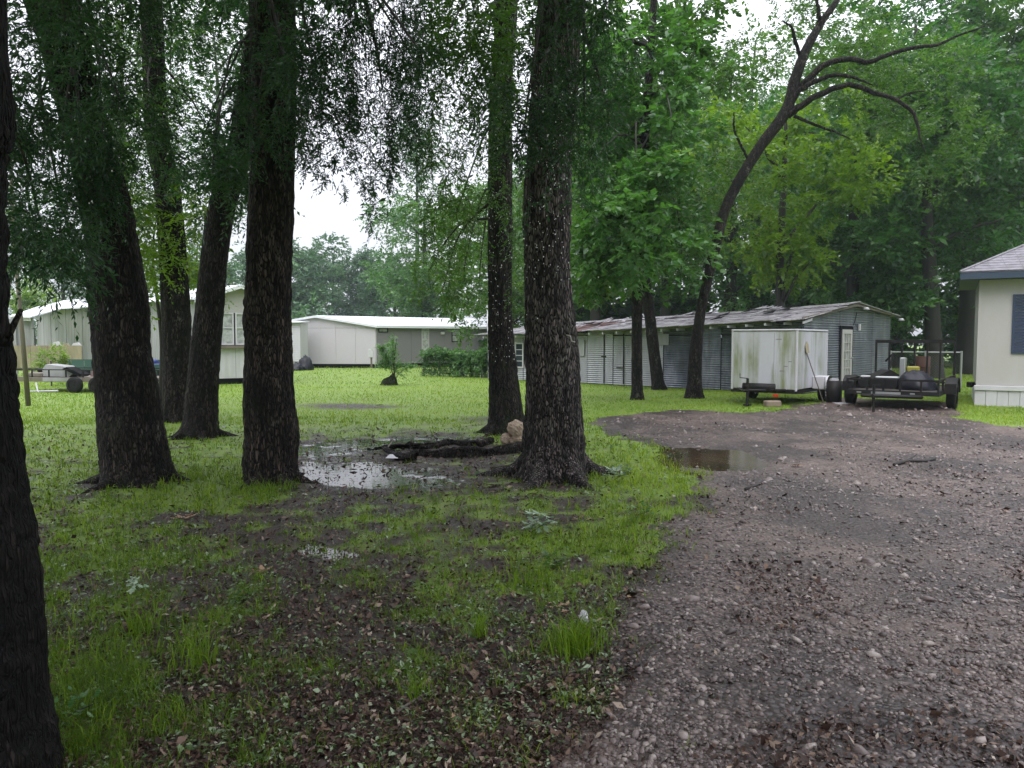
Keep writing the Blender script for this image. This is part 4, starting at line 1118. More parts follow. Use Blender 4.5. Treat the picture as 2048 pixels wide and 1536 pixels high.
# ------------------------------------------------------------------ tin shed
A = np.array([2.45, 29.5]); B = np.array([8.83, 23.4])
Lf = P(976, 757, 32.8)[:2]
sf = frame(Lf, B - Lf)            # u: along the long wall to the right; v = into the shed
if sf[2] @ np.array([0, 1]) < 0: sf = (sf[0], sf[1], -sf[2])
SL = np.linalg.norm(B - Lf); SW = 7.8
shed = root('tin_shed', (B[0], B[1], 0), 'long low corrugated tin shed with sagging patched roof', 'shed')
def eave(u): return 1.86 + (2.27 - 1.86) * (u / SL) - .05 * math.sin(math.pi * u / SL)
def ridge(u): return 2.32 + (2.83 - 2.32) * (u / SL) - .05 * math.sin(math.pi * u / SL)
inner = MB().box(sf, .06, SL - .06, .08, SW - .08, 0, 1.72); inner.build('inner_wall', m_dark, shed)
cuts = [0, 1.15, 2.05, 3.4, 4.15, 5.35, 6.55, 7.6, 8.7, 9.8, 10.9, 12.0, SL]
for i in range(len(cuts) - 1):
    u0, u1 = cuts[i] + (.012 if i else 0), cuts[i + 1] - .012
    r = random.uniform(-.01, .01)
    if u0 > SL: continue
    corr(sf, u0, min(u1, SL), 0.0, .02 + r, 2.4, zt=lambda u: eave(u) - .06, lap=.012 * (i % 2)).build('wall_sheet', m_tin_pale if i < 8 else m_tin, shed)
# blank board patches and two windows on the long wall
for (px0, px1, py0, py1, mt, nm) in ((1296, 1338, 668, 690, m_offw, 'board_patch'), (1152, 1170, 680, 712, m_offw, 'board_patch')):
    def upx(px):
        k = (px - 1024) / FPX; return (k * Lf[1] - Lf[0]) / (sf[1][0] - k * sf[1][1])
    ua, ub = upx(px0), upx(px1); ya = fw(sf, ua, 0, 0)[1]
    z1_, z0_ = P(px0, py0, ya)[2], P(px0, py1, ya)[2]
    MB().box(sf, ua, ub, -.05, -.025, z0_, z1_).build(nm, mt, shed)
ua, ub = upx(1033), upx(1046); ya = fw(sf, ua, 0, 0)[1]
z1_, z0_ = P(1038, 688, ya)[2], P(1038, 733, ya)[2]
wf = MB()
wf.box(sf, ua - .05, ub + .05, -.05, -.02, z0_ - .05, z0_); wf.box(sf, ua - .05, ub + .05, -.05, -.02, z1_, z1_ + .05)
wf.box(sf, ua - .05, ua, -.05, -.02, z0_, z1_); wf.box(sf, ub, ub + .05, -.05, -.02, z0_, z1_)
for k in (1, 2, 3): wf.box(sf, ua, ub, -.048, -.03, z0_ + (z1_ - z0_) * k / 4 - .012, z0_ + (z1_ - z0_) * k / 4 + .012)
w1 = wf.build('window', m_white, shed)
MB().box(sf, ua, ub, -.029, -.022, z0_, z1_).build('pane', m_glass, w1)
# big doors: dark joints, hinges and a latch
for px in (1209, 1248):
    ud = upx(px); MB().box(sf, ud - .02, ud + .02, -.04, -.026, .05, 1.9).build('door_joint', m_dark, shed)
ud = upx(1209)
MB().box(sf, ud - .12, ud + .1, -.055, -.041, 1.02, 1.06).build('latch', m_blackm, shed)
ud = upx(1248); MB().box(sf, ud - .3, ud + .02, -.05, -.041, .62, .66).build('hinge', m_blackm, shed)
# gable end
gf = (np.array(fw(sf, SL, 0, 0)[:2]), sf[2], -sf[1])   # u into depth, v back along the wall
def gtop(u):
    m = SW / 2
    e0, rr_, e1 = 2.27, 2.83, 2.55
    return e0 + (rr_ - e0) * u / m if u < m else rr_ + (e1 - rr_) * (u - m) / m
DU0, DU1, DZ = 2.95, 3.85, 2.0
def gsheet(u0, u1, z0, z1f, lap):
    V, F = [], []; pitch, amp = .078, .019
    us = np.linspace(u0, u1, 7); n = int((3.0 - z0) / pitch * 4)
    for i in range(n + 1):
        z = z0 + (3.0 - z0) * i / n
        for u in us: V.append(fw(gf, u, -(.012 + lap) - amp * math.sin(2 * math.pi * z / pitch), min(z, z1f(u) if callable(z1f) else z1f)))
    for i in range(n):
        for j in range(6):
            a = V[i * 7 + j]; c_ = V[(i + 1) * 7 + j]; d_ = V[(i + 1) * 7 + j + 1]
            if c_[2] - a[2] > 1e-5 or d_[2] - V[i * 7 + j + 1][2] > 1e-5: F.append((i * 7 + j, i * 7 + j + 1, (i + 1) * 7 + j + 1, (i + 1) * 7 + j))
    return MB().add(V, F)
gsheet(0.0, DU0 - .12, .03, gtop, 0).build('gable_sheet', m_tin, shed)
gsheet(DU0 - .11, DU1 + .11, DZ + .12, gtop, .01).build('gable_sheet', m_tin, shed)
gsheet(DU1 + .13, 5.9, .03, gtop, 0).build('gable_sheet', m_tin, shed)
gsheet(5.89, SW, .03, gtop, .01).build('gable_sheet', m_tin, shed)
MB().add([fw(gf, 0, .01, 0), fw(gf, SW, .01, 0), fw(gf, SW, .01, 2.5), fw(gf, SW / 2, .01, 2.78), fw(gf, 0, .01, 2.2)], [(0, 1, 2, 3, 4)]).build('gable_backing', m_dark, shed)
MB().box(gf, DU0 - .12, DU0, -.05, .0, .05, DZ + .1).box(gf, DU1, DU1 + .12, -.05, 0, .05, DZ + .1).box(gf, DU0, DU1, -.05, 0, DZ, DZ + .1).build('door_frame', m_dark, shed)
dr_ = MB().box(gf, DU0 + .01, DU0 + .16, -.075, -.03, .12, DZ).box(gf, DU1 - .16, DU1 - .01, -.075, -.03, .12, DZ).box(gf, DU0 + .16, DU1 - .16, -.075, -.03, DZ - .14, DZ).box(gf, DU0 + .16, DU1 - .16, -.075, -.03, .12, .42)
for k in range(1, 5):
    z = .42 + (DZ - .56) * k / 5; dr_.box(gf, DU0 + .16, DU1 - .16, -.07, -.04, z - .014, z + .014)
for k in (1, 2):
    u = DU0 + .16 + (DU1 - DU0 - .32) * k / 3; dr_.box(gf, u - .012, u + .012, -.069, -.041, .42, DZ - .14)
door = dr_.build('door', m_cream, shed)
MB().box(gf, DU0 + .16, DU1 - .16, -.039, -.031, .42, DZ - .14).build('pane', m_glassp, door)
MB().cyl(fw(gf, DU1 - .08, -.1, 1.05), (gf[2][0], gf[2][1], 0), .03, .06, 10).build('handle', m_rail, door)
# roof: overlapping sheets as pieces, ragged eave
def rpt(u, s, up=0.0):   # s 0 eave front .. 1 ridge ; beyond 0 = overhang
    z = eave(u) + (ridge(u) - eave(u)) * s
    return fw(sf, u, (SW / 2) * s, z + .05 + up)
us = [-.25]
while us[-1] < SL + .25: us.append(us[-1] + .82)
us[-1] = SL + .28
for i in range(len(us) - 1):
    for (s0, s1, lf) in ((-.14, .36, 0), (.34, .7, .022), (.68, 1.0, .044)):
        u0, u1 = us[i] - .03, us[i + 1] + .02
        e = random.uniform(-.02, .02) if s0 < 0 else 0
        w_ = random.uniform(0, .02) + (.006 if i % 2 else 0)
        mt = m_rust if (3.4 < us[i] < 5.4 and s0 < .6) else m_tinroof
        p = [rpt(u0, s0 + e, lf + w_), rpt(u1, s0 + e * .5, lf + w_ + random.uniform(0, .015)), rpt(u1, s1, lf * .5 + w_), rpt(u0, s1, lf * .5 + w_)]
        quadslab(p, .018).build('roof_sheet', mt, shed)
for i in range(len(us) - 1):
    u0, u1 = us[i] - .01, us[i + 1] - .012
    def bk(u, s): return fw(sf, u, SW / 2 + (SW / 2 + .35) * s, ridge(u) + .06 + (-.36) * s)
    quadslab([bk(u0, 0), bk(u1, 0), bk(u1, 1), bk(u0, 1)], .02).build('roof_sheet', m_tinroof, shed)
# torn roofing pieces lifting off
for k in range(36):
    u = random.uniform(2.2, 12.0); s = random.uniform(-.1, .95); w_ = random.uniform(.2, .5)
    p = [rpt(u, s, .09), rpt(u + w_, s + .02, .10), rpt(u + w_ * .9, s + .1, .13 + random.uniform(0, .05)), rpt(u + .05, s + .09, .10)]
    quadslab(p, .012).build('torn_shingle', m_dark if k % 3 == 0 else m_tinroof, shed)
# rafter tails
u = .2
while u < SL - .3:
    MB().box(sf, u, u + .045, -.50, .02, eave(u) - .14, eave(u) - .035 - .03).build('rafter_tail', m_white, shed); u += .62
MB().box(sf, 0, SL, .0, .02, 1.8, 1.84).build('wall_plate', m_dark, shed)
# rake boards and lamp
MB().poly([fw(gf, -.5, -.20, 2.23), fw(gf, SW / 2, -.20, 2.79), fw(gf, SW / 2, -.20, 2.88), fw(gf, -.5, -.20, 2.32)], .04, (gf[2][0], gf[2][1], 0)).build('rake_board', m_wood, shed)
MB().poly([fw(gf, SW / 2, -.20, 2.79), fw(gf, SW + .3, -.20, 2.51), fw(gf, SW + .3, -.20, 2.6), fw(gf, SW / 2, -.20, 2.88)], .04, (gf[2][0], gf[2][1], 0)).build('rake_board', m_wood, shed)
MB().poly([fw(gf, -.55, -.24, 2.13), fw(gf, .1, -.24, 2.24), fw(gf, .1, -.24, 2.31), fw(gf, -.55, -.24, 2.2)], .03, (gf[2][0], gf[2][1], 0)).build('loose_board', m_white, shed)
for (u, z) in ((4.35, 2.72), (SW + .25, 2.42)):
    lp = MB().cyl(fw(gf, u, -.32, z), (0, 0, 1), .12, .09, 14, .06).build('lamp_shade', m_white, shed, True)
    MB().tube([fw(gf, u, -.3, z + .02), fw(gf, u, -.05, z + .1)], .015, 6).build('lamp_arm', m_rail, shed)
MB().tube([fw(gf, 4.25, -.05, 2.6), fw(gf, 4.1, -.045, 2.3), fw(gf, 3.95, -.045, 2.15)], .012, 5).build('cable', m_dark, shed)
MB().box(gf, 4.45, 4.58, -.08, -.03, 1.98, 2.2).build('switch_box', m_white, shed)

# ------------------------------------------------------------------ grey manufactured home
HC = P(751, 728, 46.5)[:2]                       # corner between gable end and long side
e_g = np.array([-1.0, .10]); hf = frame(HC, e_g)   # u: along the gable end to the left
if hf[2] @ np.array([0, 1]) < 0: hf = (hf[0], hf[1], -hf[2])
e_s = np.array([.80, .60]); hs = frame(HC, e_s)    # u: along the long side to the right
if hs[2] @ np.array([0, 1]) < 0: hs = (hs[0], hs[1], -hs[2])
home = root('manufactured_home', (HC[0], HC[1], 0), 'grey and lilac manufactured home with bright white metal roof over a black painted void', 'house')
zb = P(751, 728, 46.5)[2]; ze = P(751, 652, 46.5)[2]; za = P(640, 634, 46.5)[2]
GW = 6.8
def gz2(u): return ze + (za - ze) * u / 3.4 if u < 3.4 else za + (ze - za) * (u - 3.4) / 3.4
cu = [0, 1.22, 2.44, 3.42, 4.62, 5.8, GW]
seamz = ze - .12
for i in range(len(cu) - 1):
    u0, u1 = cu[i] + .006, cu[i + 1] - .006
    MB().box(hf, u0, u1, -.02, .05, zb, seamz - .008).build('wall_panel', m_lilac, home)
    P4 = [fw(hf, u0, -.02, seamz + .008), fw(hf, u1, -.02, seamz + .008), fw(hf, u1, -.02, gz2(u1))] + ([fw(hf, 3.4, -.02, gz2(3.4))] if u0 < 3.4 < u1 else []) + [fw(hf, u0, -.02, gz2(u0))]
    MB().poly(P4, .06, (hf[2][0], hf[2][1], 0)).build('gable_panel', m_lilac, home)
MB().box(hf, 3.41, 3.5, -.035, -.021, zb, seamz).build('seam_batten', m_lilac, home)
HL = 14.0; u = 0.03
while u < HL:
    MB().box(hs, u, u + 1.208, -.02, .05, zb, ze).build('wall_panel', m_greys, home); u += 1.22
MB().box(hs, -.02, .06, -.04, .0, zb, ze).build('corner_trim', m_lilac, home)
# black sheets standing in for the shaded void under the floor
MB().box(hf, .15, GW, .3, .35, -.05, zb).build('void_shade', m_dark, home)
MB().box(hs, .2, HL, .3, .35, -.05, zb).build('void_shade', m_dark, home)
# roof
hu = hs[1]; ev = np.array([fw(hs, -.25, -.28, 0)[:2][0], fw(hs, -.25, -.28, 0)[:2][1]])
def hp(u_g, u_s, z):  # point by gable offset and side offset
    q = HC + hf[1] * u_g + hs[1] * u_s; return np.array([q[0], q[1], z])
for k in range(14):
    a, b2 = -.3 + k * 1.02, -.3 + (k + 1) * 1.02 - .012
    lf = .004 * (k % 2)
    quadslab([hp(-.4, a, ze - .02 + lf), hp(-.4, b2, ze - .02 + lf), hp(3.4, b2, za + .05 + lf), hp(3.4, a, za + .05 + lf)], .05).build('roof_sheet', m_whitem, home)
    quadslab([hp(3.42, a, za + .05 + lf), hp(3.42, b2, za + .05 + lf), hp(GW + .4, b2, ze - .02 + lf), hp(GW + .4, a, ze - .02 + lf)], .05).build('roof_sheet', m_whitem, home)
MB().poly([hp(-.4, -.33, ze - .10), hp(3.4, -.33, za - .03), hp(3.4, -.33, za + .1), hp(-.4, -.33, ze + .03)], .03, (hs[1][0], hs[1][1], 0)).build('rake_trim', m_whitem, home)
MB().poly([hp(3.4, -.33, za - .03), hp(GW + .4, -.33, ze - .10), hp(GW + .4, -.33, ze + .03), hp(3.4, -.33, za + .1)], .03, (hs[1][0], hs[1][1], 0)).build('rake_trim', m_whitem, home)
q0, q1 = hp(-.42, -.3, 0), hp(-.42, HL, 0)
MB().poly([(q0[0], q0[1], ze - .11), (q1[0], q1[1], ze - .11), (q1[0], q1[1], ze + .035), (q0[0], q0[1], ze + .035)], .03, (hs[2][0], hs[2][1], 0)).build('eave_fascia', m_whitem, home)
def hux(px):
    k = (px - 1024) / FPX; return (k * HC[1] - HC[0]) / (hs[1][0] - k * hs[1][1])
for (x0, x1, y0, y1, fm, gm, bars) in ((757, 776, 652, 665, m_dark, m_glassp, 0), (843, 858, 657, 702, m_cream, m_glassp, 1), (903, 921, 655, 684, m_dark, m_glassp, 1)):
    ua, ub = hux(x0), hux(x1); yy = fw(hs, ua, 0, 0)[1]
    z1_, z0_ = min(P(x0, y0, yy)[2], ze - .1), P(x0, y1, yy)[2]
    m = MB(); f_ = .06
    m.box(hs, ua, ub, -.05, -.021, z0_, z0_ + f_).box(hs, ua, ub, -.05, -.021, z1_ - f_, z1_).box(hs, ua, ua + f_, -.05, -.021, z0_ + f_, z1_ - f_).box(hs, ub - f_, ub, -.05, -.021, z0_ + f_, z1_ - f_)
    if bars: m.box(hs, ua + f_, ub - f_, -.045, -.03, (z0_ + z1_) / 2 - .02, (z0_ + z1_) / 2 + .02)
    w_ = m.build('window', fm, home); MB().box(hs, ua + f_, ub - f_, -.029, -.022, z0_ + f_, z1_ - f_).build('pane', gm, w_)
ul = hux(884); yy = fw(hs, ul, 0, 0)[1]; MB().box(hs, ul - .12, ul + .12, -.16, -.021, P(884, 669, yy)[2], P(884, 664, yy)[2], .02).build('porch_lamp', m_white, home)
# lap sided addition at the far left corner
af = frame(P(601, 700, 44.6)[:2], (-1, .05))
if af[2] @ np.array([0, 1]) < 0: af = (af[0], af[1], -af[2])
ad = root('lap_sided_addition', (af[0][0], af[0][1], 0), 'white lap sided addition at the left corner of the grey home', 'building')
z0_, z1_ = .42, P(601, 646, 44.6)[2]; n = 17
for k in range(n):
    za_, zb_ = z0_ + (z1_ - z0_) * k / n, z0_ + (z1_ - z0_) * (k + 1) / n - .006
    MB().poly([fw(af, 0, -.03, za_), fw(af, 3.2, -.03, za_), fw(af, 3.2, -.005, zb_), fw(af, 0, -.005, zb_)], .03, (af[2][0], af[2][1], 0)).build('siding_board', m_white, ad)
MB().box(af, -.01, 3.2, .03, 1.4, .1, z1_).build('wall', m_white, ad)
quadslab([fw(af, -.1, -.25, z1_ + .02), fw(af, 3.4, -.25, z1_ - .02), fw(af, 3.4, 1.5, z1_ + .1), fw(af, -.1, 1.5, z1_ + .1)], .05).build('roof', m_whitem, ad)
# meter box on its post
g = P(743, 740, 45.6)
mp_ = root('meter_post', (g[0], g[1], 0), 'white electric meter box on a post at the grey home corner', 'meter box')
ff = frame(g[:2], (1, 0)); MB().box(ff, -.05, .05, -.05, .05, 0, .75).build('post', m_wood, mp_); MB().box(ff, -.17, .17, -.14, -.051, .62, 1.12, .02).build('box', m_white, mp_)

# ------------------------------------------------------------------ white single wide home on the left
WC = np.array([-11.4, 28.2]); wl = frame(WC, (-.755, .656))
if wl[2] @ np.array([0, 1]) < 0: wl = (wl[0], wl[1], -wl[2])
we = (WC, np.array([.8, .6]), np.array([-.6, .8]))   # the end facing us
wh = root('white_mobile_home', (WC[0], WC[1], 0), 'stained white metal sided mobile home with a pale low pitched roof', 'house')
ZE, ZA, EW = 3.1, 3.62, 2.95
u = 0; i = 0
while u < 17:
    corr(wl, u + .01, u + .99, .0, .45, ZE, .165, .012, horiz=False, lap=.004 * (i % 2)).build('wall_panel', m_offw, wh); u += 1.0; i += 1
MB().box(wl, .02, 17, .03, 3.0, .0, ZE - .05).build('inner_wall', m_dark, wh)
# end wall: upper wall with paired windows, ledge, lower panels
AP = 1.35
def wz(u): return ZE + (ZA - ZE) * u / AP if u < AP else ZA + (ZE - ZA) * (u - AP) / (EW - AP)
def wpx(px):
    k = (px - 1024) / FPX; return (k * WC[1] - WC[0]) / (we[1][0] - k * we[1][1])
uw0, uw1, uw2 = wpx(442), wpx(470), wpx(499)
yw = fw(we, uw0, 0, 0)[1]; zw1, zw0 = P(442, 625, yw)[2], P(442, 690, yw)[2]
MB().poly([fw(we, 0, -.02, zw1), fw(we, EW, -.02, zw1), fw(we, EW, -.02, wz(EW)), fw(we, AP, -.02, ZA), fw(we, 0, -.02, wz(0))], .05, (we[2][0], we[2][1], 0)).build('gable_panel', m_cream, wh)
MB().box(we, 0, uw0 - .02, -.02, .03, zw0, zw1).build('wall_panel', m_cream, wh)
MB().box(we, uw2 + .1, EW, -.02, .03, zw0, zw1).build('wall_panel', m_cream, wh)
for (ua, ub) in ((uw0, uw1 - .03), (uw1 + .03, uw2)):
    m = MB(); f_ = .055
    m.box(we, ua, ub, -.05, .0, zw0, zw0 + f_).box(we, ua, ub, -.05, 0, zw1 - f_, zw1).box(we, ua, ua + f_, -.05, 0, zw0 + f_, zw1 - f_).box(we, ub - f_, ub, -.05, 0, zw0 + f_, zw1 - f_)
    m.box(we, ua + f_, ub - f_, -.045, -.01, zw0 + .62, zw0 + .66)
    w_ = m.build('window', m_white, wh); MB().box(we, ua + f_, ub - f_, -.009, -.002, zw0 + f_, zw0 + .62).build('pane', m_glassp, w_); MB().box(we, ua + f_, ub - f_, -.012, -.004, zw0 + .66, zw1 - f_).build('pane', m_glassp, w_)
MB().box(we, .0, EW, -.22, .0, zw0 - .13, zw0 - .02).build('ledge', m_wood, wh)
u = .35
while u < EW:
    corr(we, u, min(u + .89, EW), -.06, .22, zw0 - .14, .22, .008, horiz=False).build('lower_panel', m_white, wh); u += .9
MB().box(we, .02, EW - .02, .05, 3.0, 0, ZE - .05).build('inner_wall', m_dark, wh)
def wr(u_e, u_l, z): q = WC + we[1] * u_e + wl[1] * u_l; return np.array([q[0], q[1], z])
for k in range(18):
    a, b2 = -.3 + k * .98, -.3 + (k + 1) * .98 - .01
    lf = .006 * (k % 2)
    quadslab([wr(-.3, a, ZE + lf), wr(-.3, b2, ZE + lf), wr(AP, b2, ZA + .05 + lf), wr(AP, a, ZA + .05 + lf)], .04).build('roof_sheet', m_whitem, wh)
    quadslab([wr(AP + .01, a, ZA + .05 + lf), wr(AP + .01, b2, ZA + .05 + lf), wr(EW + .2, b2, ZE + lf), wr(EW + .2, a, ZE + lf)], .04).build('roof_sheet', m_whitem, wh)
MB().poly([wr(-.3, -.33, ZE - .1), wr(AP, -.33, ZA - .05), wr(AP, -.33, ZA + .08), wr(-.3, -.33, ZE + .03)], .03, (wl[1][0], wl[1][1], 0)).build('rake_trim', m_whitem, wh)
MB().poly([wr(AP, -.33, ZA - .05), wr(EW + .2, -.33, ZE - .1), wr(EW + .2, -.33, ZE + .03), wr(AP, -.33, ZA + .08)], .03, (wl[1][0], wl[1][1], 0)).build('rake_trim', m_whitem, wh)
# lean-to porch on the long side
po = root('lean_to_porch', tuple(P(60, 760, 31)[:2]) + (0,), 'low lean-to porch with dirty tan half wall against the white home', 'porch')
def wlx(px):
    k = (px - 1024) / FPX; return (k * WC[1] - WC[0]) / (wl[1][0] - k * wl[1][1])
pa, pb, pd = P(20, 634, 30.5), P(60, 636, 30.3), P(122, 619, 33.8)
e0, e1, e2 = wr(-.1, 16.5, ZE), wr(-.1, 8.9, ZE - .02), None
quadslab([pa, pb, pd, np.array([fw(wl, 16.5, .1, 0)[0], fw(wl, 16.5, .1, 0)[1], ZE + .25])], .05).build('roof', m_whitem, po)
quadslab([P(18, 640, 30.6), P(60, 642, 30.4), P(60, 636, 30.4), P(18, 634, 30.6)], .04, (0, 1, 0)).build('eave_board', m_white, po)
bf = frame(P(26, 700, 30.4)[:2], P(164, 700, 31.2)[:2] - P(26, 700, 30.4)[:2]); bl = np.linalg.norm(P(164, 700, 31.2)[:2] - P(26, 700, 30.4)[:2])
zt_, zb_ = P(90, 691, 30.8)[2], P(90, 735, 30.8)[2]
for k in range(4): MB().box(bf, k * bl / 4 + .005, (k + 1) * bl / 4 - .005, -.02, .03, zb_, zt_).build('half_wall_board', m_tanbd, po)
MB().box(bf, 0, bl, .04, .1, zb_ - .12, zb_ - .01).build('sill_beam', m_wood, po)
for u in (.02, .62, bl - .06): MB().box(bf, u, u + .09, .05, .14, 0, zt_ + (1.15 if u < 1 else .0)).build('post', m_offw, po)
MB().box(bf, -.5, .6, .16, .2, zt_ + .0, zt_ + 1.05).build('side_panel', m_offw, po)
# debris on the half wall
for i, (u, w_, h_) in enumerate(((1.35, .28, .16), (1.72, .2, .1), (2.05, .3, .12))):
    MB().poly([fw(bf, u, 0, zt_), fw(bf, u + w_, 0, zt_), fw(bf, u + w_ * .7, 0, zt_ + h_), fw(bf, u + w_ * .2, 0, zt_ + h_ * .8)], .12, (0, 1, 0)).build('junk_bag', m_tanbd if i % 2 else m_white, None)
for o, l in zip([o for o in COL.objects if o.name.startswith('junk_bag')], ('white crumpled bag on the tan half wall, nearest the pole', 'brown crumpled bag between two white ones on the half wall', 'white flat bag on the half wall, toward the leaning trunk')):
    tag(o, l, 'bag', 'bags of junk on the half wall')

# ------------------------------------------------------------------ cream house at the right
RC = np.array([11.73, 19.4]); rf = (RC, np.array([.87, -.5]) / np.hypot(.87, .5), np.array([.5, .87]) / np.hypot(.87, .5))
rh = root('cream_house', (RC[0], RC[1], 0), 'cream sided house corner with navy shutter and grey shingle roof', 'house')
ZR = P(1958, 560, 19.4)[2]; ZS = P(1956, 770, 19.4)[2]
for k in range(3):
    MB().box(rf, k * 1.22 + (.003 if k else 0), (k + 1) * 1.22 - .004, -.02, .1, ZS, ZR, .004).build('wall_panel', m_cream, rh)
MB().box(rf, -.02, .06, -.035, -.0, ZS, ZR).build('corner_trim', m_cream, rh)
MB().box(rf, -.01, .03, .11, 4.5, ZS, ZR).build('side_wall', m_cream, rh)
MB().box(rf, .04, 3.6, .14, 4.4, .3, ZR - .02).build('inner_wall', m_dark, rh)
MB().box(rf, -.06, 3.7, -.09, .02, ZS - .13, ZS - .002, .012).build('belly_band', m_white, rh)
u = -.04
while u < 3.4:
    MB().box(rf, u, u + .235, -.05 - .008 * (int(u * 10) % 2), .01, -.03, ZS - .131, .006).build('skirt_panel', m_white, rh); u += .24
MB().box(rf, -.045, -.01, .012, 3.5, -.03, ZS - .14).build('skirt_panel', m_white, rh)
def rpx(px):
    k = (px - 1024) / FPX; return (k * RC[1] - RC[0]) / (rf[1][0] - k * rf[1][1])
us0 = rpx(2021); us1 = us0 + .42; ys = fw(rf, us0, 0, 0)[1]; z1_, z0_ = P(2021, 589, ys)[2], P(2021, 707, ys)[2]
def shutter(ua, ub):
    m = MB(); f_ = .06; zm = (z0_ + z1_) / 2
    m.box(rf, ua, ua + f_, -.06, -.022, z0_, z1_).box(rf, ub - f_, ub, -.06, -.022, z0_, z1_)
    for z in (z0_, zm - f_ / 2, z1_ - f_): m.box(rf, ua + f_, ub - f_, -.06, -.022, z, z + f_)
    s_ = m.build('shutter', m_navy, rh)
    for (a_, b_) in ((z0_ + f_, zm - f_ / 2), (zm + f_ / 2, z1_ - f_)):
        n = 9
        for k in range(n):
            za_ = a_ + (b_ - a_) * k / n
            MB().box(rf, ua + f_, ub - f_, -.05, -.03, za_ + .004, za_ + (b_ - a_) / n - .012).build('slat', m_navy, s_)
shutter(us0, us1); shutter(us1 + .95, us1 + 1.37)
ua, ub = us1 + .02, us1 + .93
m = MB(); m.box(rf, ua, ub, -.05, -.022, z0_, z0_ + .05).box(rf, ua, ub, -.05, -.022, z1_ - .05, z1_).box(rf, ua, ua + .05, -.05, -.022, z0_ + .05, z1_ - .05).box(rf, ub - .05, ub, -.05, -.022, z0_ + .05, z1_ - .05)
w_ = m.build('window', m_white, rh); MB().box(rf, ua + .05, ub - .05, -.03, -.023, z0_ + .05, z1_ - .05).build('pane', m_glass, w_)
OV = .42
MB().box(rf, -OV, 3.9, -OV - .02, -OV, ZR, ZR + .17).build('fascia', m_fascia, rh)
MB().box(rf, -OV - .02, -OV, -OV - .02, 4.6, ZR, ZR + .17).build('fascia', m_fascia, rh)
MB().box(rf, -OV, 3.9, -OV, 4.5, ZR + .005, ZR + .02).build('soffit', m_fascia, rh)
m_shing, t, b = new_mat('grey_shingles')
v = coords(t)
c = ramp(t, noise(t, v, 6, 5, .7), [(.3, (.13, .12, .135)), (.7, (.235, .225, .25))])
c = mixc(t, ramp(t, noise(t, v, 1.4, 6, .75), [(.55, (0, 0, 0)), (.68, (.7, .7, .7))]), c, (.07, .062, .05))
t.links.new(c, b.inputs['Base Color']); b.inputs['Roughness'].default_value = .65; bump(t, b, noise(t, v, 90, 3), .5, .006)
# shingle courses: each course a row of tabs; hip at 45 degrees
pitch_t = math.tan(R(27)); zr0 = ZR + .175; cw = .145
n_course = 22; cnt = 0
for k in range(n_course):
    r0, r1 = k * cw, (k + 1) * cw + .02
    u = -OV - .03 + r0; end = 3.9
    off = (k % 2) * .16
    uu = u
    while uu < min(end, u + 2.6) and cnt < 290:
        w_ = .33 - (off if uu == u else 0)
        a_, b_ = uu, uu + w_ - .008
        lt = random.uniform(0, .004)
        def rp(uq, rr_, up): return fw(rf, uq, -OV - .03 + rr_, zr0 + rr_ * pitch_t + up)
        pts4 = [rp(a_ , r0, .012 + lt), rp(b_, r0, .012 + lt), rp(b_, r1, .002), rp(max(a_, a_ + (cw if uu == u else 0)), r1, .002)]
        quadslab(pts4, .008).build('shingle', m_shing, rh); cnt += 1
        uu += w_
V = [fw(rf, -OV - .03, -OV - .03, zr0 - .01), fw(rf, 4.2, -OV - .03, zr0 - .01), fw(rf, 4.2, 2.6, zr0 + 3.05 * pitch_t - .01), fw(rf, -OV - .03 + 3.05, 2.6, zr0 + 3.05 * pitch_t - .01),
     fw(rf, -OV - .03, 5.0, zr0 - .01)]
MB().add(V, [(0, 1, 2, 3), (0, 3, 4)]).build('roof_deck', m_shing, rh)
hp0, hp1 = fw(rf, -OV - .03, -OV - .03, zr0 + .02), fw(rf, -OV + 3.0, 2.6, zr0 + 3.05 * pitch_t + .02)
MB().tube([hp0, hp1], .035, 6).build('hip_cap', m_shing, rh)
# ================================================================== THINGS
def wheel(c, axis, r, w, parent, rimmat, name='wheel'):
    a = unit(np.array([axis[0], axis[1], 0.0])); c = np.array(c, float)
    prof = [(-.5, .60), (-.5, .90), (-.36, 1.0), (.36, 1.0), (.5, .90), (.5, .60)]
    V, F = [], []; n = 28; b_ = np.cross(a, [0, 0, 1.0])
    for (s, q) in prof:
        for k in range(n):
            th = 2 * np.pi * k / n; rr_ = r * q * (1 - (.02 if (k % 2 and q == 1.0) else 0))
            V.append(c + a * w * s + rr_ * (b_ * math.cos(th) + np.array([0, 0, 1.0]) * math.sin(th)))
    for i in range(5):
        for k in range(n): F.append((i * n + k, i * n + (k + 1) % n, (i + 1) * n + (k + 1) % n, (i + 1) * n + k))
    wh_ = MB().add(V, F).build(name, m_rubber, parent, True)
    m = MB(); m.tube([c - a * w * .36, c + a * w * .36], [r * .61, r * .61], 24)
    m.build('rim', rimmat, wh_, False)
    m = MB().tube([c - a * w * .5, c + a * w * .5], [r * .17, r * .17], 12)
    for k in range(5):
        th = 2 * np.pi * k / 5
        for s in (-1, 1): m.tube([c + a * w * s * .36 + r * .34 * (b_ * math.cos(th) + np.array([0, 0, 1.0]) * math.sin(th)), c + a * w * s * .42 + r * .34 * (b_ * math.cos(th) + np.array([0, 0, 1.0]) * math.sin(th))], .02, 6)
    m.build('hub', m_blackm, wh_)
    return wh_

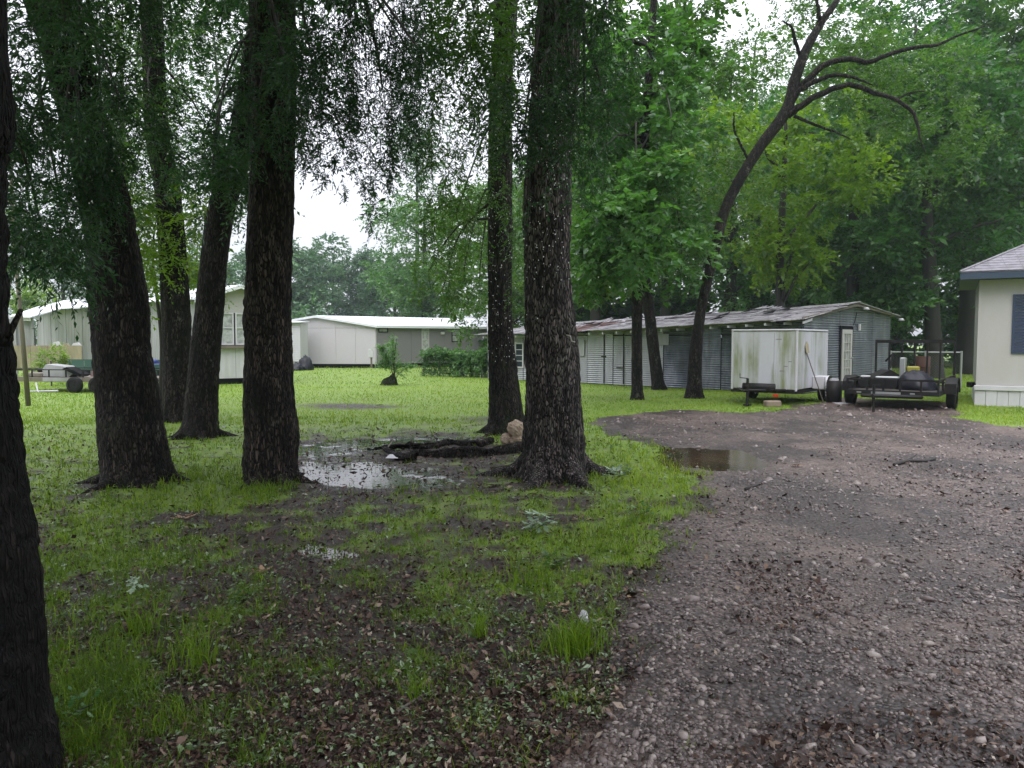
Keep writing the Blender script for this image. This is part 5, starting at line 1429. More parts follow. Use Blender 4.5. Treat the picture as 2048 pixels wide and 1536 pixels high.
# ------------------------------------------------------------------ white box trailer
m_box, t, b = new_mat('algae_streaked_white')
n1 = noise(t, coords(t, (1, 1, .1)), 2.6, 5, .6); n2 = noise(t, coords(t, (1, 1, .5)), 1.3, 4, .6); n3 = noise(t, coords(t), 22, 4)
f = ramp(t, n1, [(.45, (0, 0, 0)), (.58, (1, 1, 1))]); f = mixc(t, 1.0, f, ramp(t, n2, [(.35, (.15, .15, .15)), (.6, (.9, .9, .9))]), 'MULTIPLY')
c = mixc(t, f, (.52, .52, .57), (.17, .20, .06)); c = mixc(t, math_(t, 'MULTIPLY', n3, .22), c, (.3, .3, .26))
t.links.new(c, b.inputs['Base Color']); b.inputs['Roughness'].default_value = .4
bump(t, b, n2, .25, .05)
m_dkwood = plain('wet_dark_wood', (.06, .05, .042), .7, 0, .5)
C0 = np.array([7.10, 19.2]); k_ = .9
bfw = (C0, np.array([-.80, .60]), np.array([.60, .80]))      # u along the front to the left, v back along the side
bt = root('box_trailer', (C0[0], C0[1], 0), 'white enclosed box trailer streaked with green algae beside the shed', 'trailer')
BW, BL, BZ0, BZ1 = 1.66, 2.75, .36, 1.905
MB().box(bfw, .03, BW - .03, .03, BL - .03, BZ0 + .02, BZ1 - .03, .02).build('body', m_box, bt)
for k in range(3): MB().box(bfw, .035 + k * (BW - .07) / 3 + .003, .035 + (k + 1) * (BW - .07) / 3 - .003, -.006, .029, BZ0 + .05, BZ1 - .04).build('front_panel', m_box, bt)
for k in range(4): MB().box(bfw, -.006, .029, .04 + k * (BL - .08) / 4 + .003, .04 + (k + 1) * (BL - .08) / 4 - .003, BZ0 + .05, BZ1 - .04).build('side_panel', m_box, bt)
tr_ = MB()
tr_.box(bfw, -.02, .035, -.02, .035, BZ0, BZ1, .01).box(bfw, BW - .035, BW + .02, -.02, .035, BZ0, BZ1, .01).box(bfw, -.02, .035, BL - .035, BL, BZ0, BZ1, .01)
tr_.build('corner_trim', m_white, bt)
MB().box(bfw, -.025, BW + .025, -.025, BL + .02, BZ1 - .025, BZ1 + .02, .012).build('roof', m_white, bt)
MB().box(bfw, -.015, BW + .015, -.015, BL, BZ0 - .06, BZ0 + .01).build('chassis', m_blackm, bt)
# scrapes and a small printed mark on the front
for (u, z, w_, rt_) in ((.38, 1.66, .14, 0), (.22, .98, .09, .3), (.3, .86, .12, .5), (.12, 1.1, .08, .2)):
    MB().box(bfw, u, u + w_, -.011, -.007, z, z + .018).build('scrape', m_greys, bt)
# fender and wheel on the near side
wc = fw(bfw, -.14, 1.95, .31)
fp = MB(); V = []; n = 12
for s in (-.30, -.005):
    for k in range(n + 1):
        th = math.pi * k / n; V.append(fw(bfw, s, 1.95 + .40 * -math.cos(th), .34 + .36 * math.sin(th)))
F_ = [(k, k + 1, n + 2 + k, n + 1 + k) for k in range(n)]
fp.add(V, F_); fp.build('fender', m_white, bt, True)
MB().box(bfw, -.30, -.005, 1.34, 1.55, .36, .70, .02).build('fender_skirt', m_white, bt)
wheel(wc, (-bfw[1][0], -bfw[1][1]), .31, .18, bt, m_white)
wheel(fw(bfw, BW + .12, 1.95, .31), bfw[1], .31, .18, bt, m_white)
# tongue, jack
tg = MB()
tp = fw(bfw, BW * .60, -.95, .40)
tg.tube([fw(bfw, .25, 0, .38), tp], .04, 4).tube([fw(bfw, BW - .2, 0, .38), tp], .04, 4); tg.build('tongue', m_blackm, bt)
MB().tube([fw(bfw, BW * .56, -.85, .06), fw(bfw, BW * .56, -.85, .70)], .035, 8).tube([fw(bfw, BW * .56, -.85, .70), fw(bfw, BW * .56 + .16, -.95, .72), fw(bfw, BW * .56 + .16, -.95, .82)], .012, 5).box(bfw, BW * .56 - .08, BW * .56 + .08, -.93, -.77, .02, .06).build('jack', m_blackm, bt)
MB().tube([fw(bfw, BW * .25, -.35, .46), fw(bfw, BW * .72, -.45, .47)], .10, 10).build('gas_bottle', m_blackm, bt, True)
MB().box(bfw, .32, .44, -.42, -.36, .24, .30).build('red_lens', plain('red_lens', (.55, .03, .015), .3, 0, .1), bt)
# block below the tongue and the spade leaning on the side
g = fw(bfw, .42, -.5, 0)
ff = frame(g[:2], (1, .2))
tag(MB().box(ff, -.2, .2, -.1, .12, -.02, .15, .03).build('concrete_block', plain('block', (.26, .20, .15), .9, 0, .5)), 'brown block propped under the front of the box trailer', 'block')
sh = root('long_handled_spade', tuple(fw(bfw, -.42, .62, 0)[:2]) + (0,), 'rusty long handled spade leaning on the box trailer side', 'tool')
MB().tube([fw(bfw, -.36, 1.15, .02), fw(bfw, -.03, .72, 1.32)], .014, 6).build('handle', m_wood, sh)
MB().poly([fw(bfw, -.05, .62, 1.32), fw(bfw, -.05, .84, 1.32), fw(bfw, -.025, .85, 1.52), fw(bfw, -.02, .74, 1.62), fw(bfw, -.02, .61, 1.5)], .012, (-bfw[1][0], -bfw[1][1], 0)).build('blade', m_tanbd, sh)

# ------------------------------------------------------------------ open utility trailer with ramp gate
UC = P(1692, 800, 18.6)[:2]; UD = P(1878, 800, 17.45)[:2] - UC
uf = frame(UC, UD); UWd = np.linalg.norm(UD)
ut = root('utility_trailer', tuple(fw(uf, UWd / 2, 0, 0)), 'open black utility trailer with tall raised ramp gate', 'trailer')
ULn = 3.3
m = MB().box(uf, 0, UWd, 0, .07, .36, .46).box(uf, 0, UWd, ULn - .07, ULn, .36, .46).box(uf, 0, .07, .071, ULn - .071, .36, .46).box(uf, UWd - .07, UWd, .071, ULn - .071, .36, .46)
for k in range(1, 5): m.box(uf, .071, UWd - .071, k * ULn / 5, k * ULn / 5 + .05, .33, .40)
m.build('frame', m_blackm, ut)
nb = 11
for k in range(nb): MB().box(uf, .075, UWd - .075, .08 + k * (ULn - .16) / nb, .08 + (k + 1) * (ULn - .16) / nb - .012, .41, .445).build('plank', m_dkwood, ut)
# side rails with posts
m = MB()
for z in (.69,): m.box(uf, 0, UWd, 0, .045, z, z + .045).box(uf, 0, .045, .046, ULn, z, z + .045).box(uf, UWd - .045, UWd, .046, ULn, z, z + .045)
m.build('top_rail', m_blackm, ut)
for u in (0, UWd * .22, UWd * .40, UWd * .58, UWd * .8, UWd - .045):
    MB().box(uf, u, u + .045, .001, .044, .461, .689).build('rail_post', m_blackm, ut)
for v_ in (.8, 1.6, 2.4, ULn - .05):
    for u in (0, UWd - .045): MB().box(uf, u + .001, u + .044, v_, v_ + .045, .461, .689).build('rail_post', m_blackm, ut)
# white striped marker bar on the front
m = MB().box(uf, UWd * .28, UWd * .60, -.02, -.002, .375, .43); m.build('reflective_strip', m_rail, ut)
for u in (UWd * .12, UWd * .70): MB().box(uf, u, u + .1, -.02, -.002, .39, .42).build('reflective_strip', m_rail, ut)
# V tongue towards us
tp = fw(uf, UWd * .42, -1.35, .42)
MB().tube([fw(uf, .35, .02, .33), tp], .045, 4).tube([fw(uf, UWd - .35, .02, .33), tp], .045, 4).build('tongue', m_blackm, ut)
MB().tube([fw(uf, UWd * .42, -1.2, .04), fw(uf, UWd * .42, -1.2, .66)], .03, 8).tube([fw(uf, UWd * .42, -1.2, .64), fw(uf, UWd * .42 + .14, -1.22, .66), fw(uf, UWd * .42 + .14, -1.22, .74)], .01, 5).build('jack', m_blackm, ut)
for s, u in ((-1, -.14), (1, UWd + .14)):
    wheel(fw(uf, u, 1.2, .33), uf[1], .33, .2, ut, m_blackm)
    V = []; n = 10
    for q in (u - .13, u + .13):
        for k in range(n + 1):
            th = math.pi * k / n; V.append(fw(uf, q, 1.2 - .43 * math.cos(th), .38 + .38 * math.sin(th)))
    MB().add(V, [(k, k + 1, n + 2 + k, n + 1 + k) for k in range(n)]).build('fender', m_blackm, ut, True)
    MB().box(uf, u - .12, u + .12, .768, .778, .40, .62).build('fender_face', m_blackm, ut)
# ramp gate: tall frame with bars at the rear
GZ = 1.66
gm_ = MB().box(uf, .02, .07, ULn + .01, ULn + .06, .46, GZ).box(uf, UWd - .07, UWd - .02, ULn + .01, ULn + .06, .46, GZ)
gm_.box(uf, .071, UWd - .071, ULn + .012, ULn + .058, GZ - .09, GZ - .002).box(uf, .071, UWd - .071, ULn + .012, ULn + .058, .5, .55)
gate = gm_.build('ramp_gate', m_blackm, ut)
for k in range(1, 6):
    u = .07 + (UWd - .14) * k / 6; MB().box(uf, u - .022, u + .022, ULn + .014, ULn + .056, .551, GZ - .091).build('gate_bar', m_blackm, gate)
# load: dark covered lump, bucket, yellow can, bench machine
def lump(name, c, s, mat, label, cat, seed, z0=None, cren=.25):
    r = np.random.default_rng(seed); V = []; n, mr_ = 20, 11
    for i in range(mr_):
        ph = (i / (mr_ - 1)) * math.pi * .55
        for k in range(n):
            th = 2 * math.pi * k / n
            q = 1 + cren * (fbm(np.array([math.cos(th) * 2 + 5]), np.array([math.sin(th) * 2 + ph * 2]), seed)[0] - .5) * 2 + .05 * r.normal()
            V.append((c[0] + s[0] * math.sin(ph) * math.cos(th) * q, c[1] + s[1] * math.sin(ph) * math.sin(th) * q, c[2] + s[2] * (math.cos(ph) - math.cos(math.pi * .55)) * (1 + .08 * r.normal()) * .85))
    F = [tuple(range(n - 1, -1, -1))][:0]
    for i in range(mr_ - 1):
        for k in range(n): F.append((i * n + k, (i + 1) * n + k, (i + 1) * n + (k + 1) % n, i * n + (k + 1) % n))
    return tag(MB().add(V, F).build(name, mat, None, True), label, cat)
m_tarp = plain('black_plastic', (0.010, 0.010, 0.016), .4, 0, .3, (.03, .03, .045), 6, spec=.3)
c = fw(uf, UWd * .68, 1.1, .445); lump('covered_load', c, (.42, .45, .46), m_tarp, 'dark plastic covered lump lying on the utility trailer deck', 'tarp', 5)
mo = root('mower', tuple(fw(uf, .45, 1.5, .445)), 'dark lawn machine with raised handle standing on the trailer', 'mower')
MB().poly([fw(uf, .1, 1.0, .47), fw(uf, .95, 1.0, .47), fw(uf, 1.0, 1.0, .80), fw(uf, .8, 1.0, .92), fw(uf, .35, 1.0, .66)], .5, (0, 1, 0)).build('body', m_blackm, mo)
MB().tube([fw(uf, .75, 1.25, .95), fw(uf, .78, 1.3, 1.3), fw(uf, .62, 1.4, 1.12)], .025, 6).build('handle', m_blackm, mo)
for u in (.2, .85): MB().cyl(fw(uf, u, .96, .58), (uf[2][0], uf[2][1], 0), .12, .08, 14).build('small_wheel', m_rubber, mo)
MB().box(uf, .12, .32, .97, 1.2, .72, .76, .01).build('cap', m_white, mo)
ca = root('fuel_can', tuple(fw(uf, 1.02, 2.2, .445)), 'yellow fuel can behind the mower on the trailer deck', 'can')
MB().box(uf, .98, 1.28, 2.1, 2.28, .447, .98, .03).build('body', plain('yellow_plastic', (.26, .24, .03), .4, 0, .35, (.2, .2, .03)), ca); MB().box(uf, 1.05, 1.15, 2.16, 2.22, .975, 1.05, .01).build('cap', m_dark, ca)
tag(MB().box(uf, .84, .97, 2.0, 2.3, .447, 1.2, .02).build('metal_box', m_rail), 'upright grey metal box next to the yellow can', 'box')
tag(MB().box(uf, .62, 1.12, .05, .3, .735, .79, .02).build('white_board', m_rail), 'dirty white board resting across the front trailer rail', 'board')
dq = P(1668, 790, 20.0); m = MB().cyl((dq[0], dq[1], .30), (0, 0, 1), .19, .58, 16); dk = m.build('plastic_drum', m_blackm, None, True); tag(dk, 'black drum standing between the two trailers', 'drum')
tag(MB().cyl((dq[0], dq[1], .62), (0, 0, 1), .11, .05, 14).build('drum_lid', m_white), 'white lid lying on top of the black drum', 'lid')
g = P(1685, 792, 19.6); ff = frame(g[:2], (1, .1)); tag(MB().box(ff, -.18, .22, -.1, .12, .01, .05, .01).build('white_slab', m_white), 'small white slab on the ground behind the trailer wheel', 'slab')

# ------------------------------------------------------------------ chain link fence behind
FY = 27.5
fc = root('chain_link_fence', tuple(P(1860, 700, FY)[:2]) + (0,), 'galvanised chain link fence with top rail beyond the trailer', 'fence')
fx0, fx1 = P(1782, 704, FY)[0], P(1923, 704, 26.5)[0]; ztop = P(1850, 704, FY)[2]
L0, L1 = np.array([fx0, FY]), np.array([fx1, 26.5]); fl = frame(L0, L1 - L0); FLn = np.linalg.norm(L1 - L0)
MB().tube([fw(fl, 0, 0, ztop), fw(fl, FLn, 0, ztop)], .022, 8).build('top_rail', m_rail, fc)
for u in (0, FLn * .5, FLn): MB().tube([fw(fl, u, 0, -.05), fw(fl, u, 0, ztop + .05)], .035, 10).build('post', m_rail, fc)
m = MB(); s_ = .09; k = -int(ztop / s_)
while k * s_ < FLn:
    for dsg in (1, -1):
        a0 = k * s_; pts2 = []
        if dsg == 1: ua, za_, ub, zb_ = a0, 0.03, a0 + ztop, ztop
        else: ua, za_, ub, zb_ = a0, ztop, a0 + ztop, 0.03
        # clip to 0..FLn
        def atu(uq): return za_ + (zb_ - za_) * (uq - ua) / (ub - ua)
        u0_, u1_ = max(ua, 0), min(ub, FLn)
        if u1_ > u0_: m.tube([fw(fl, u0_, .001 * dsg, atu(u0_)), fw(fl, u1_, .001 * dsg, atu(u1_))], .0014, 3, False)
    k += 1
x = m.build('wire_mesh', m_rail, fc); x['kind'] = 'stuff'
g = P(1845, 757, 26.0); tag(MB().cyl((g[0], g[1], .55), (0, 0, 1), .22, 1.1, 18).tube([(g[0], g[1], .36), (g[0], g[1], .39)], .235, 18).tube([(g[0], g[1], .72), (g[0], g[1], .75)], .235, 18).build('rusty_barrel', plain('rust', (.06, .022, .014), .8, .1, .6, (.06, .03, .02), 5), None, True), 'rusty brown barrel standing at the chain link fence', 'barrel')
g = P(1952, 764, 21.2); tag(MB().box(frame(g[:2], (1, .1)), -.22, .1, -.1, .1, .35, .5, .02).box(frame(g[:2], (1, .1)), -.05, .03, -.05, .05, -.02, .35).build('hose_stand', m_blackm), 'small black hose stand at the cream house corner', 'stand')

# ------------------------------------------------------------------ ivy covered fence and yard bits
IY = gY(752)
iv = root('ivy_fence', tuple(P(910, 752, IY)[:2]) + (0,), 'old wire fence smothered in ivy in front of the grey home', 'fence')
i0, i1 = P(848, 752, IY), P(978, 757, IY - 1.5); il = frame(i0[:2], i1[:2] - i0[:2]); ILn = np.linalg.norm(i1[:2] - i0[:2]); IZ = P(860, 702, IY)[2]
for k in range(5): MB().tube([fw(il, ILn * k / 4, 0, -.05), fw(il, ILn * k / 4, 0, IZ - .1)], .035, 7).build('post', m_wood, iv)
for k in range(7): MB().tube([fw(il, 0, .0, .15 + k * (IZ - .3) / 6), fw(il, ILn, .0, .15 + k * (IZ - .3) / 6)], .012, 4).build('wire', m_dark, iv)
cr = Crown(601); r = cr.r
n = 1500; u = r.uniform(-.1, ILn + .1, n); z = IZ * r.uniform(0.02, 1, n) ** .8
st = np.array([fw(il, a, q, zz_) for a, q, zz_ in zip(u, r.normal(0, .07, n), z)])
cr.twigs(st, unit(r.normal(0, 1, (n, 3)) + [0, -.4, -.3]), .18, 7, .06, .7, .4, .9, .35, .2, True, .004)
n = 900; u = r.uniform(.0, ILn, n); st = np.array([fw(il, a, q, zz_) for a, q, zz_ in zip(u, r.normal(0, .14, n), IZ - .12 + r.normal(0, .07, n) + .1 * np.sin(u * 2.2))])
cr.twigs(st, unit(r.normal(0, 1, (n, 3)) + [0, -.3, .1]), .22, 8, .07, .7, .3, .7, .55, .2, True, .004)
n = 500; u = r.uniform(ILn * .5, ILn, n); st = np.array([fw(il, a, q, zz_) for a, q, zz_ in zip(u, -.15 + r.normal(0, .15, n), IZ * r.uniform(.15, 1, n))])
cr.twigs(st, unit(r.normal(0, 1, (n, 3)) + [0, -.6, 0]), .3, 8, .1, .6, .3, .6, .75, .15)
cr.build(iv, lm_sweet, name='ivy')
for i, (x0, x1) in enumerate(((961, 963), (967, 964))):
    tag(MB().tube([P(x0, 758, IY - 1.7) * [1, 1, 0], P(x1, 739, IY - 1.7)], .018, 6).build('white_stake', m_white), ('thin white stake leaning left at the ivy fence end', 'thin white stake leaning right at the ivy fence end')[i], 'stake', 'white stakes by the ivy')
tag(MB().tube([P(979, 757, IY - 2.5) * [1, 1, 0] , P(974, 610, IY - 2.5)], .035, 8).build('pale_pole', m_rail, None, True), 'pale blue grey pole standing between ivy fence and shed', 'pole')
# stump with sapling
g = G(779, 770)
sp = root('tree_stump', (g[0], g[1], 0), 'dark mossy low stump standing alone in the bright lawn', 'stump')
trunk_mesh('stump', [(g[0], g[1], -.05, .36), (g[0], g[1], .1, .30), (g[0], g[1], .22, .26), (g[0] - .03, g[1], .30, .22)], bark_mat('bark_stump', (.014, .013, .01), (.05, .05, .035), 22, moss=1.0), sp, 30, 16, .02, .3, 31)
MB().tube([(g[0] - .01, g[1], .26), (g[0] - .03, g[1], .28)], .2, 14).build('cut_face', m_wood, sp)
sa = root('sapling', (g[0] + .2, g[1] - .2, 0), 'feathery young sapling sprouting beside the mossy stump', 'sapling')
cr = Crown(602); r = cr.r
for i in range(9):
    a = r.uniform(0, 6.28); e = np.array([g[0] + .2 + .98 * math.cos(a) * r.uniform(.5, 1), g[1] - .2 + .5 * math.sin(a), r.uniform(.7, 1.75)])
    b0 = np.array([g[0] + .2, g[1] - .2, r.uniform(.1, .6)])
    limb(sa, [tuple(b0) + (.014,), tuple((b0 + e) / 2 + [0, 0, .12]) + (.009,), tuple(e) + (.003,)], m_twig, 8, 5, 'stem', .02, i)
    n = 46; q = r.uniform(.3, 1, n)[:, None]; st = b0 + (e - b0) * q + r.normal(0, .03, (n, 3)) + np.array([0, 0, .1]) * np.sin(q * 3.14)
    cr.twigs(st, unit(r.normal(0, 1, (n, 3)) + [0, 0, .1]), .24, 9, .07, .45, .2, .6, .75, .15)
cr.build(sa, lm_sweet, name='foliage')
tag(MB().tube([(g[0] + .2, g[1] - .2, -.03), (g[0] + .22, g[1] - .2, 1.0), (g[0] + .3, g[1] - .2, 1.7)], [.03, .02, .008], 6).build('stem', m_twig, sa))
# black bin bags / grill by the grey home
g = P(612, 745, 42.0); lump('covered_grill', (g[0], g[1], 0), (.42, .3, .75), m_tarp, 'black covered grill shape at the grey home corner', 'grill', 8, cren=.3)
g = P(594, 747, 41.5); lump('black_bag', (g[0], g[1], 0), (.35, .3, .4), m_tarp, 'black bag slumped on the grass behind the straight trunk', 'bag', 9)
# pole at the left
tag(MB().tube([P(57, 812, gY(812)) * [1, 1, 0], P(42, 640, gY(812)), P(27, 470, gY(812)), P(20, 300, gY(812))], [.06, .05, .045, .04], 10).build('leaning_pole', m_wood, None, True), 'thin grey pole leaning slightly, near the darkest trunk', 'pole')
# fern-like shrub
g = P(103, 760, 27.6); fs = root('shrub', (g[0], g[1], 0), 'bright green small shrub rising behind the junk trailer', 'shrub')
cr = Crown(603); cr.clump((g[0], g[1] , 1.0), (.45, .4, .38), 150, L=.3, k=9, ll=.09, lw=.4, sub=9, tone=.8, stem=True); cr.clump((g[0] + .35, g[1], .7), (.4, .3, .4), 80, L=.3, k=9, ll=.09, lw=.4, sub=7, tone=.45); cr.build(fs, lm_yel, name='foliage')
MB().tube([(g[0], g[1], -.03), (g[0], g[1], .9)], .025, 6).build('stem', m_twig, fs)

# ------------------------------------------------------------------ flatbed junk trailer at the left
TY = 24.2
tf = frame(P(30, 780, TY + .2)[:2], P(340, 780, TY - .6)[:2] - P(30, 780, TY + .2)[:2]); TL = np.linalg.norm(P(340, 780, TY - .6)[:2] - P(30, 780, TY + .2)[:2])
fb = root('flatbed_trailer', tuple(fw(tf, TL / 2, .8, 0)), 'low flatbed trailer with black rails piled with junk by the white home', 'trailer')
MB().box(tf, 0, TL - .6, 0, .06, .34, .48).build('side_beam', m_wood, fb)
MB().box(tf, 1.0, 2.35, -.01, -.001, .35, .47).build('white_marking', m_offw, fb); MB().box(tf, 2.75, 3.6, -.01, -.001, .35, .47).build('white_marking', m_white, fb)
MB().box(tf, 0, TL - .6, 1.6, 1.66, .34, .48).build('side_beam', m_blackm, fb)
for k in range(14): MB().box(tf, k * (TL - .6) / 14, (k + 1) * (TL - .6) / 14 - .01, .061, 1.599, .43, .47).build('plank', m_wood, fb)
m = MB()
for v_ in (.0, 1.62): m.box(tf, 0, TL, v_, v_ + .035, .70, .73)
m.build('top_rail', m_blackm, fb)
for k in range(9): MB().box(tf, k * TL / 9, k * TL / 9 + .035, .001, .034, .481, .699).build('rail_post', m_blackm, fb)
MB().tube([fw(tf, TL - .6, .1, .4), fw(tf, TL + .5, .8, .42)], .04, 4).tube([fw(tf, TL - .6, 1.55, .4), fw(tf, TL + .5, .8, .42)], .04, 4).build('tongue', m_blackm, fb)
for u in (2.2, 2.95):
    for v_ in (-.12, 1.78): wheel(fw(tf, u, v_, .25), tf[2], .25, .18, fb, m_blackm)
MB().tube([fw(tf, .75, .0, .3), fw(tf, .9, -.1, .0)], .03, 4).tube([fw(tf, .5, -.05, .02), fw(tf, 1.6, -.1, .06)], .03, 4).build('fallen_rail', m_white, fb)
jk = [((1.15, .3), (.62, .5, .30), m_white, 'white plastic tub lying on the junk trailer', 'tub'), ]
m = MB().poly([fw(tf, .85, .2, .5), fw(tf, 1.75, .2, .48), fw(tf, 1.95, .2, .62), fw(tf, 1.55, .2, .82), fw(tf, .95, .2, .88), fw(tf, .82, .2, .72)], .6, (0, 1, 0)); tag(m.build('plastic_tub', m_offw), 'white overturned tub on the junk trailer', 'tub')
tag(MB().poly([fw(tf, 1.6, .1, .74), fw(tf, 2.2, .1, .5), fw(tf, 2.3, .1, .56), fw(tf, 1.75, .1, .80)], .5, (0, 1, 0)).build('black_sheet', m_dark), 'black bent sheet leaning on the white tub', 'sheet')
tag(MB().poly([fw(tf, 2.5, .2, .5), fw(tf, 3.7, .2, .5), fw(tf, 3.6, .2, .80), fw(tf, 3.0, .2, .86), fw(tf, 2.55, .2, .72)], .9, (0, 1, 0)).build('old_mattress', plain('pink_ticking', (.28, .17, .17), .9, 0, .6, (.1, .06, .06))), 'faded reddish mattress on the junk trailer under the blue tarp', 'mattress')
c = fw(tf, 3.15, 1.3, .85); lump('blue_tarp', c, (.85, .35, .36), plain('blue_tarp', (.045, .07, .24), .4, 0, .3, (.02, .03, .12), 5), 'crumpled blue tarp heaped behind the reddish mattress', 'tarp', 12)
tag(MB().box(tf, .05, .75, .3, 1.2, .472, .60, .02).build('brown_box', m_wood), 'flat brown box on the junk trailer beside the leaning pole', 'box')
tag(MB().tube([fw(tf, .1, .9, .66), fw(tf, .8, .9, .70)], .07, 8).build('dark_roll', m_blackm, None, True), 'dark roll of roofing lying on the flat brown box', 'roll')
gg = fw(tf, 0, 2.4, 0)
gr = root('green_railing', tuple(gg), 'low dark green railing behind the junk trailer', 'railing')
m_grn = plain('green_paint', (.035, .10, .075), .5, 0, .4)
MB().box(tf, 0, TL - 1.2, 2.4, 2.44, .94, .98).build('top_rail', m_grn, gr); MB().box(tf, 0, TL - 1.2, 2.4, 2.44, .6, .64).build('bottom_rail', m_grn, gr)
for k in range(6): MB().box(tf, k * (TL - 1.24) / 5, k * (TL - 1.24) / 5 + .04, 2.401, 2.439, 0, .94).build('post', m_grn, gr)
for k in range(8): MB().box(tf, .1 + k * .5, .56 + k * .5, 2.41, 2.425, .641, .939).build('panel', m_grn, gr)

# ------------------------------------------------------------------ fallen limbs, bundle, bits on the ground
def log(px, Yo, rad, label, seed, zs, mat=m_bark_dark):
    r = np.random.default_rng(seed); pts2 = []
    for (a, b_), rr_, z in zip(px, rad, zs):
        g = G(a, b_); pts2.append((g[0], g[1], z, rr_))
    q = smooth_path(pts2, 46)
    V = []; n = 18
    return trunk_mesh('fallen_limb', [tuple(p) for p in pts2], mat, None, 22, 90, .03, 0, seed, lump=1.3)
for (px, rad, zs, lab, sd) in (
    ([(1046, 905), (985, 910), (920, 915), (870, 912), (820, 910)], [.10, .07, .075, .055, .03], [.09, .03, .06, .03, .02], 'thick dark rotting limb running from the plated trunk', 51),
    ([(985, 886), (950, 895), (900, 888), (845, 897), (790, 897), (735, 902)], [.05, .065, .05, .045, .03, .015], [.02, .05, .03, .04, .03, .02], 'thinner dark limb lying behind the thick rotting one', 52),
    ([(832, 920), (800, 918), (768, 905)], [.05, .06, .02], [.03, .04, .08], 'short broken dark root end near the white scrap', 53)):
    tag(log(px, 0, rad, lab, sd, zs), lab, 'log', 'rotting limbs lying in the mud')
ds = root('dead_twigs', tuple(G(780, 900)) + (0,), 'forked bare dead twig lying over the thin limb', 'twig')
MB().tube([tuple(G(770, 905)) + (.02,), tuple(G(785, 898)) + (.12,), tuple(G(778, 893)) + (.2,)], [.014, .01, .005], 5).tube([tuple(G(785, 898)) + (.12,), tuple(G(810, 902)) + (.1,)], [.009, .004], 5).build('stem', m_wood, ds)
# tan bundle
m_tan, t, b = new_mat('tan_bundle')
nn_ = noise(t, coords(t), 9, 5, .6)
t.links.new(ramp(t, nn_, [(.3, (.22, .16, .11)), (.6, (.40, .31, .23))]), b.inputs['Base Color']); b.inputs['Roughness'].default_value = .8; bump(t, b, nn_, .9, .04)
def crumple(name, c, s, mat, label, cat, seed, parent=None, amp=.16):
    me_ = []; n, mr_ = 36, 18; V = []
    for i in range(mr_):
        ph = math.pi * i / (mr_ - 1)
        for k in range(n):
            th = 2 * math.pi * k / n; x_, y_, z_ = math.sin(ph) * math.cos(th), math.sin(ph) * math.sin(th), math.cos(ph)
            f1 = abs(fbm(np.array([x_ * 2.2 + z_ * 1.3 + 9]), np.array([y_ * 2.2 + z_ * 2.1 + 4]), seed, 4)[0] - .5) * 4
            q = 1 + amp * (f1 - 1)
            V.append((c[0] + s[0] * x_ * q, c[1] + s[1] * y_ * q, max(c[2] + s[2] * z_ * q, -.02)))
    F = []
    for i in range(mr_ - 1):
        for k in range(n): F.append((i * n + k, (i + 1) * n + k, (i + 1) * n + (k + 1) % n, i * n + (k + 1) % n))
    o = MB().add(V, F).build(name, mat, parent, False)
    return o
Yb = 12.0
bd = root('tan_bundle', tuple(P(1030, 870, Yb)[:2]) + (0,), 'crumpled tan cloth bundle in the mud between the paired trunks', 'bundle')
c = P(1033, 857, Yb); crumple('wrapped_top', (c[0], c[1], .26), (.16, .15, .15), m_tan, '', '', 3, bd)
c = P(1012, 868, Yb); crumple('loose_end', (c[0], c[1], .10), (.10, .10, .10), m_tan, '', '', 4, bd)
c = P(1038, 872, Yb); crumple('lower_fold', (c[0], c[1], .10), (.17, .12, .11), m_tan, '', '', 5, bd, .22)
# white scraps
g = G(785, 920); tag(MB().add([(g[0] - .09, g[1] - .06, .035), (g[0] + .08, g[1] - .05, .03), (g[0] + .10, g[1] + .06, .06), (g[0] - .05, g[1] + .08, .07)], [(0, 1, 2, 3)]).build('paper_scrap', m_white), 'white flat scrap lying in the mud below the limbs', 'litter')
g = G(1168, 1252); tag(crumple('white_scrap', (g[0], g[1], .05), (.03, .022, .05), m_white, '', '', 12, None, .3), 'small white crumpled scrap behind the thick grass tuft', 'litter')
# oak sprigs with pale lobed leaves
lm_pale = leaf_mat('leaf_pale_underside', (0.13, 0.20, 0.12), (0.22, 0.32, 0.20), (0.36, 0.45, 0.33), (.2, .3, .12), .15, .35)
def lobed(c, a, l, tilt, r):
    """lobed oak leaf outline, cupped"""
    out = [(0, .0), (.12, .05), (.2, .20), (.3, .10), (.42, .30), (.52, .13), (.64, .27), (.74, .10), (.86, .14), (1, 0)]
    V = [(x_, y_) for x_, y_ in out] + [(x_, -y_) for x_, y_ in out[-2:0:-1]]
    ca, sa = math.cos(a), math.sin(a); W_ = []
    for x_, y_ in V:
        z = tilt * x_ * l - 1.2 * abs(y_) * l * .35 + .0
        W_.append((c[0] + (x_ * ca - y_ * sa) * l, c[1] + (x_ * sa + y_ * ca) * l, c[2] + z))
    n = len(out); F = []
    for k in range(n - 1):
        t_ = len(V) - k
        a1, a2 = k, k + 1; b1 = 0 if k == 0 else len(V) - k; b2 = (len(V) - k - 1) if k + 1 < n - 1 else n - 1
        if k == 0: F.append((a1, b2, a2))
        elif k == n - 2: F.append((b1, b2, a1))
        else: F.append((b1, b2, a2, a1))
    return W_, F
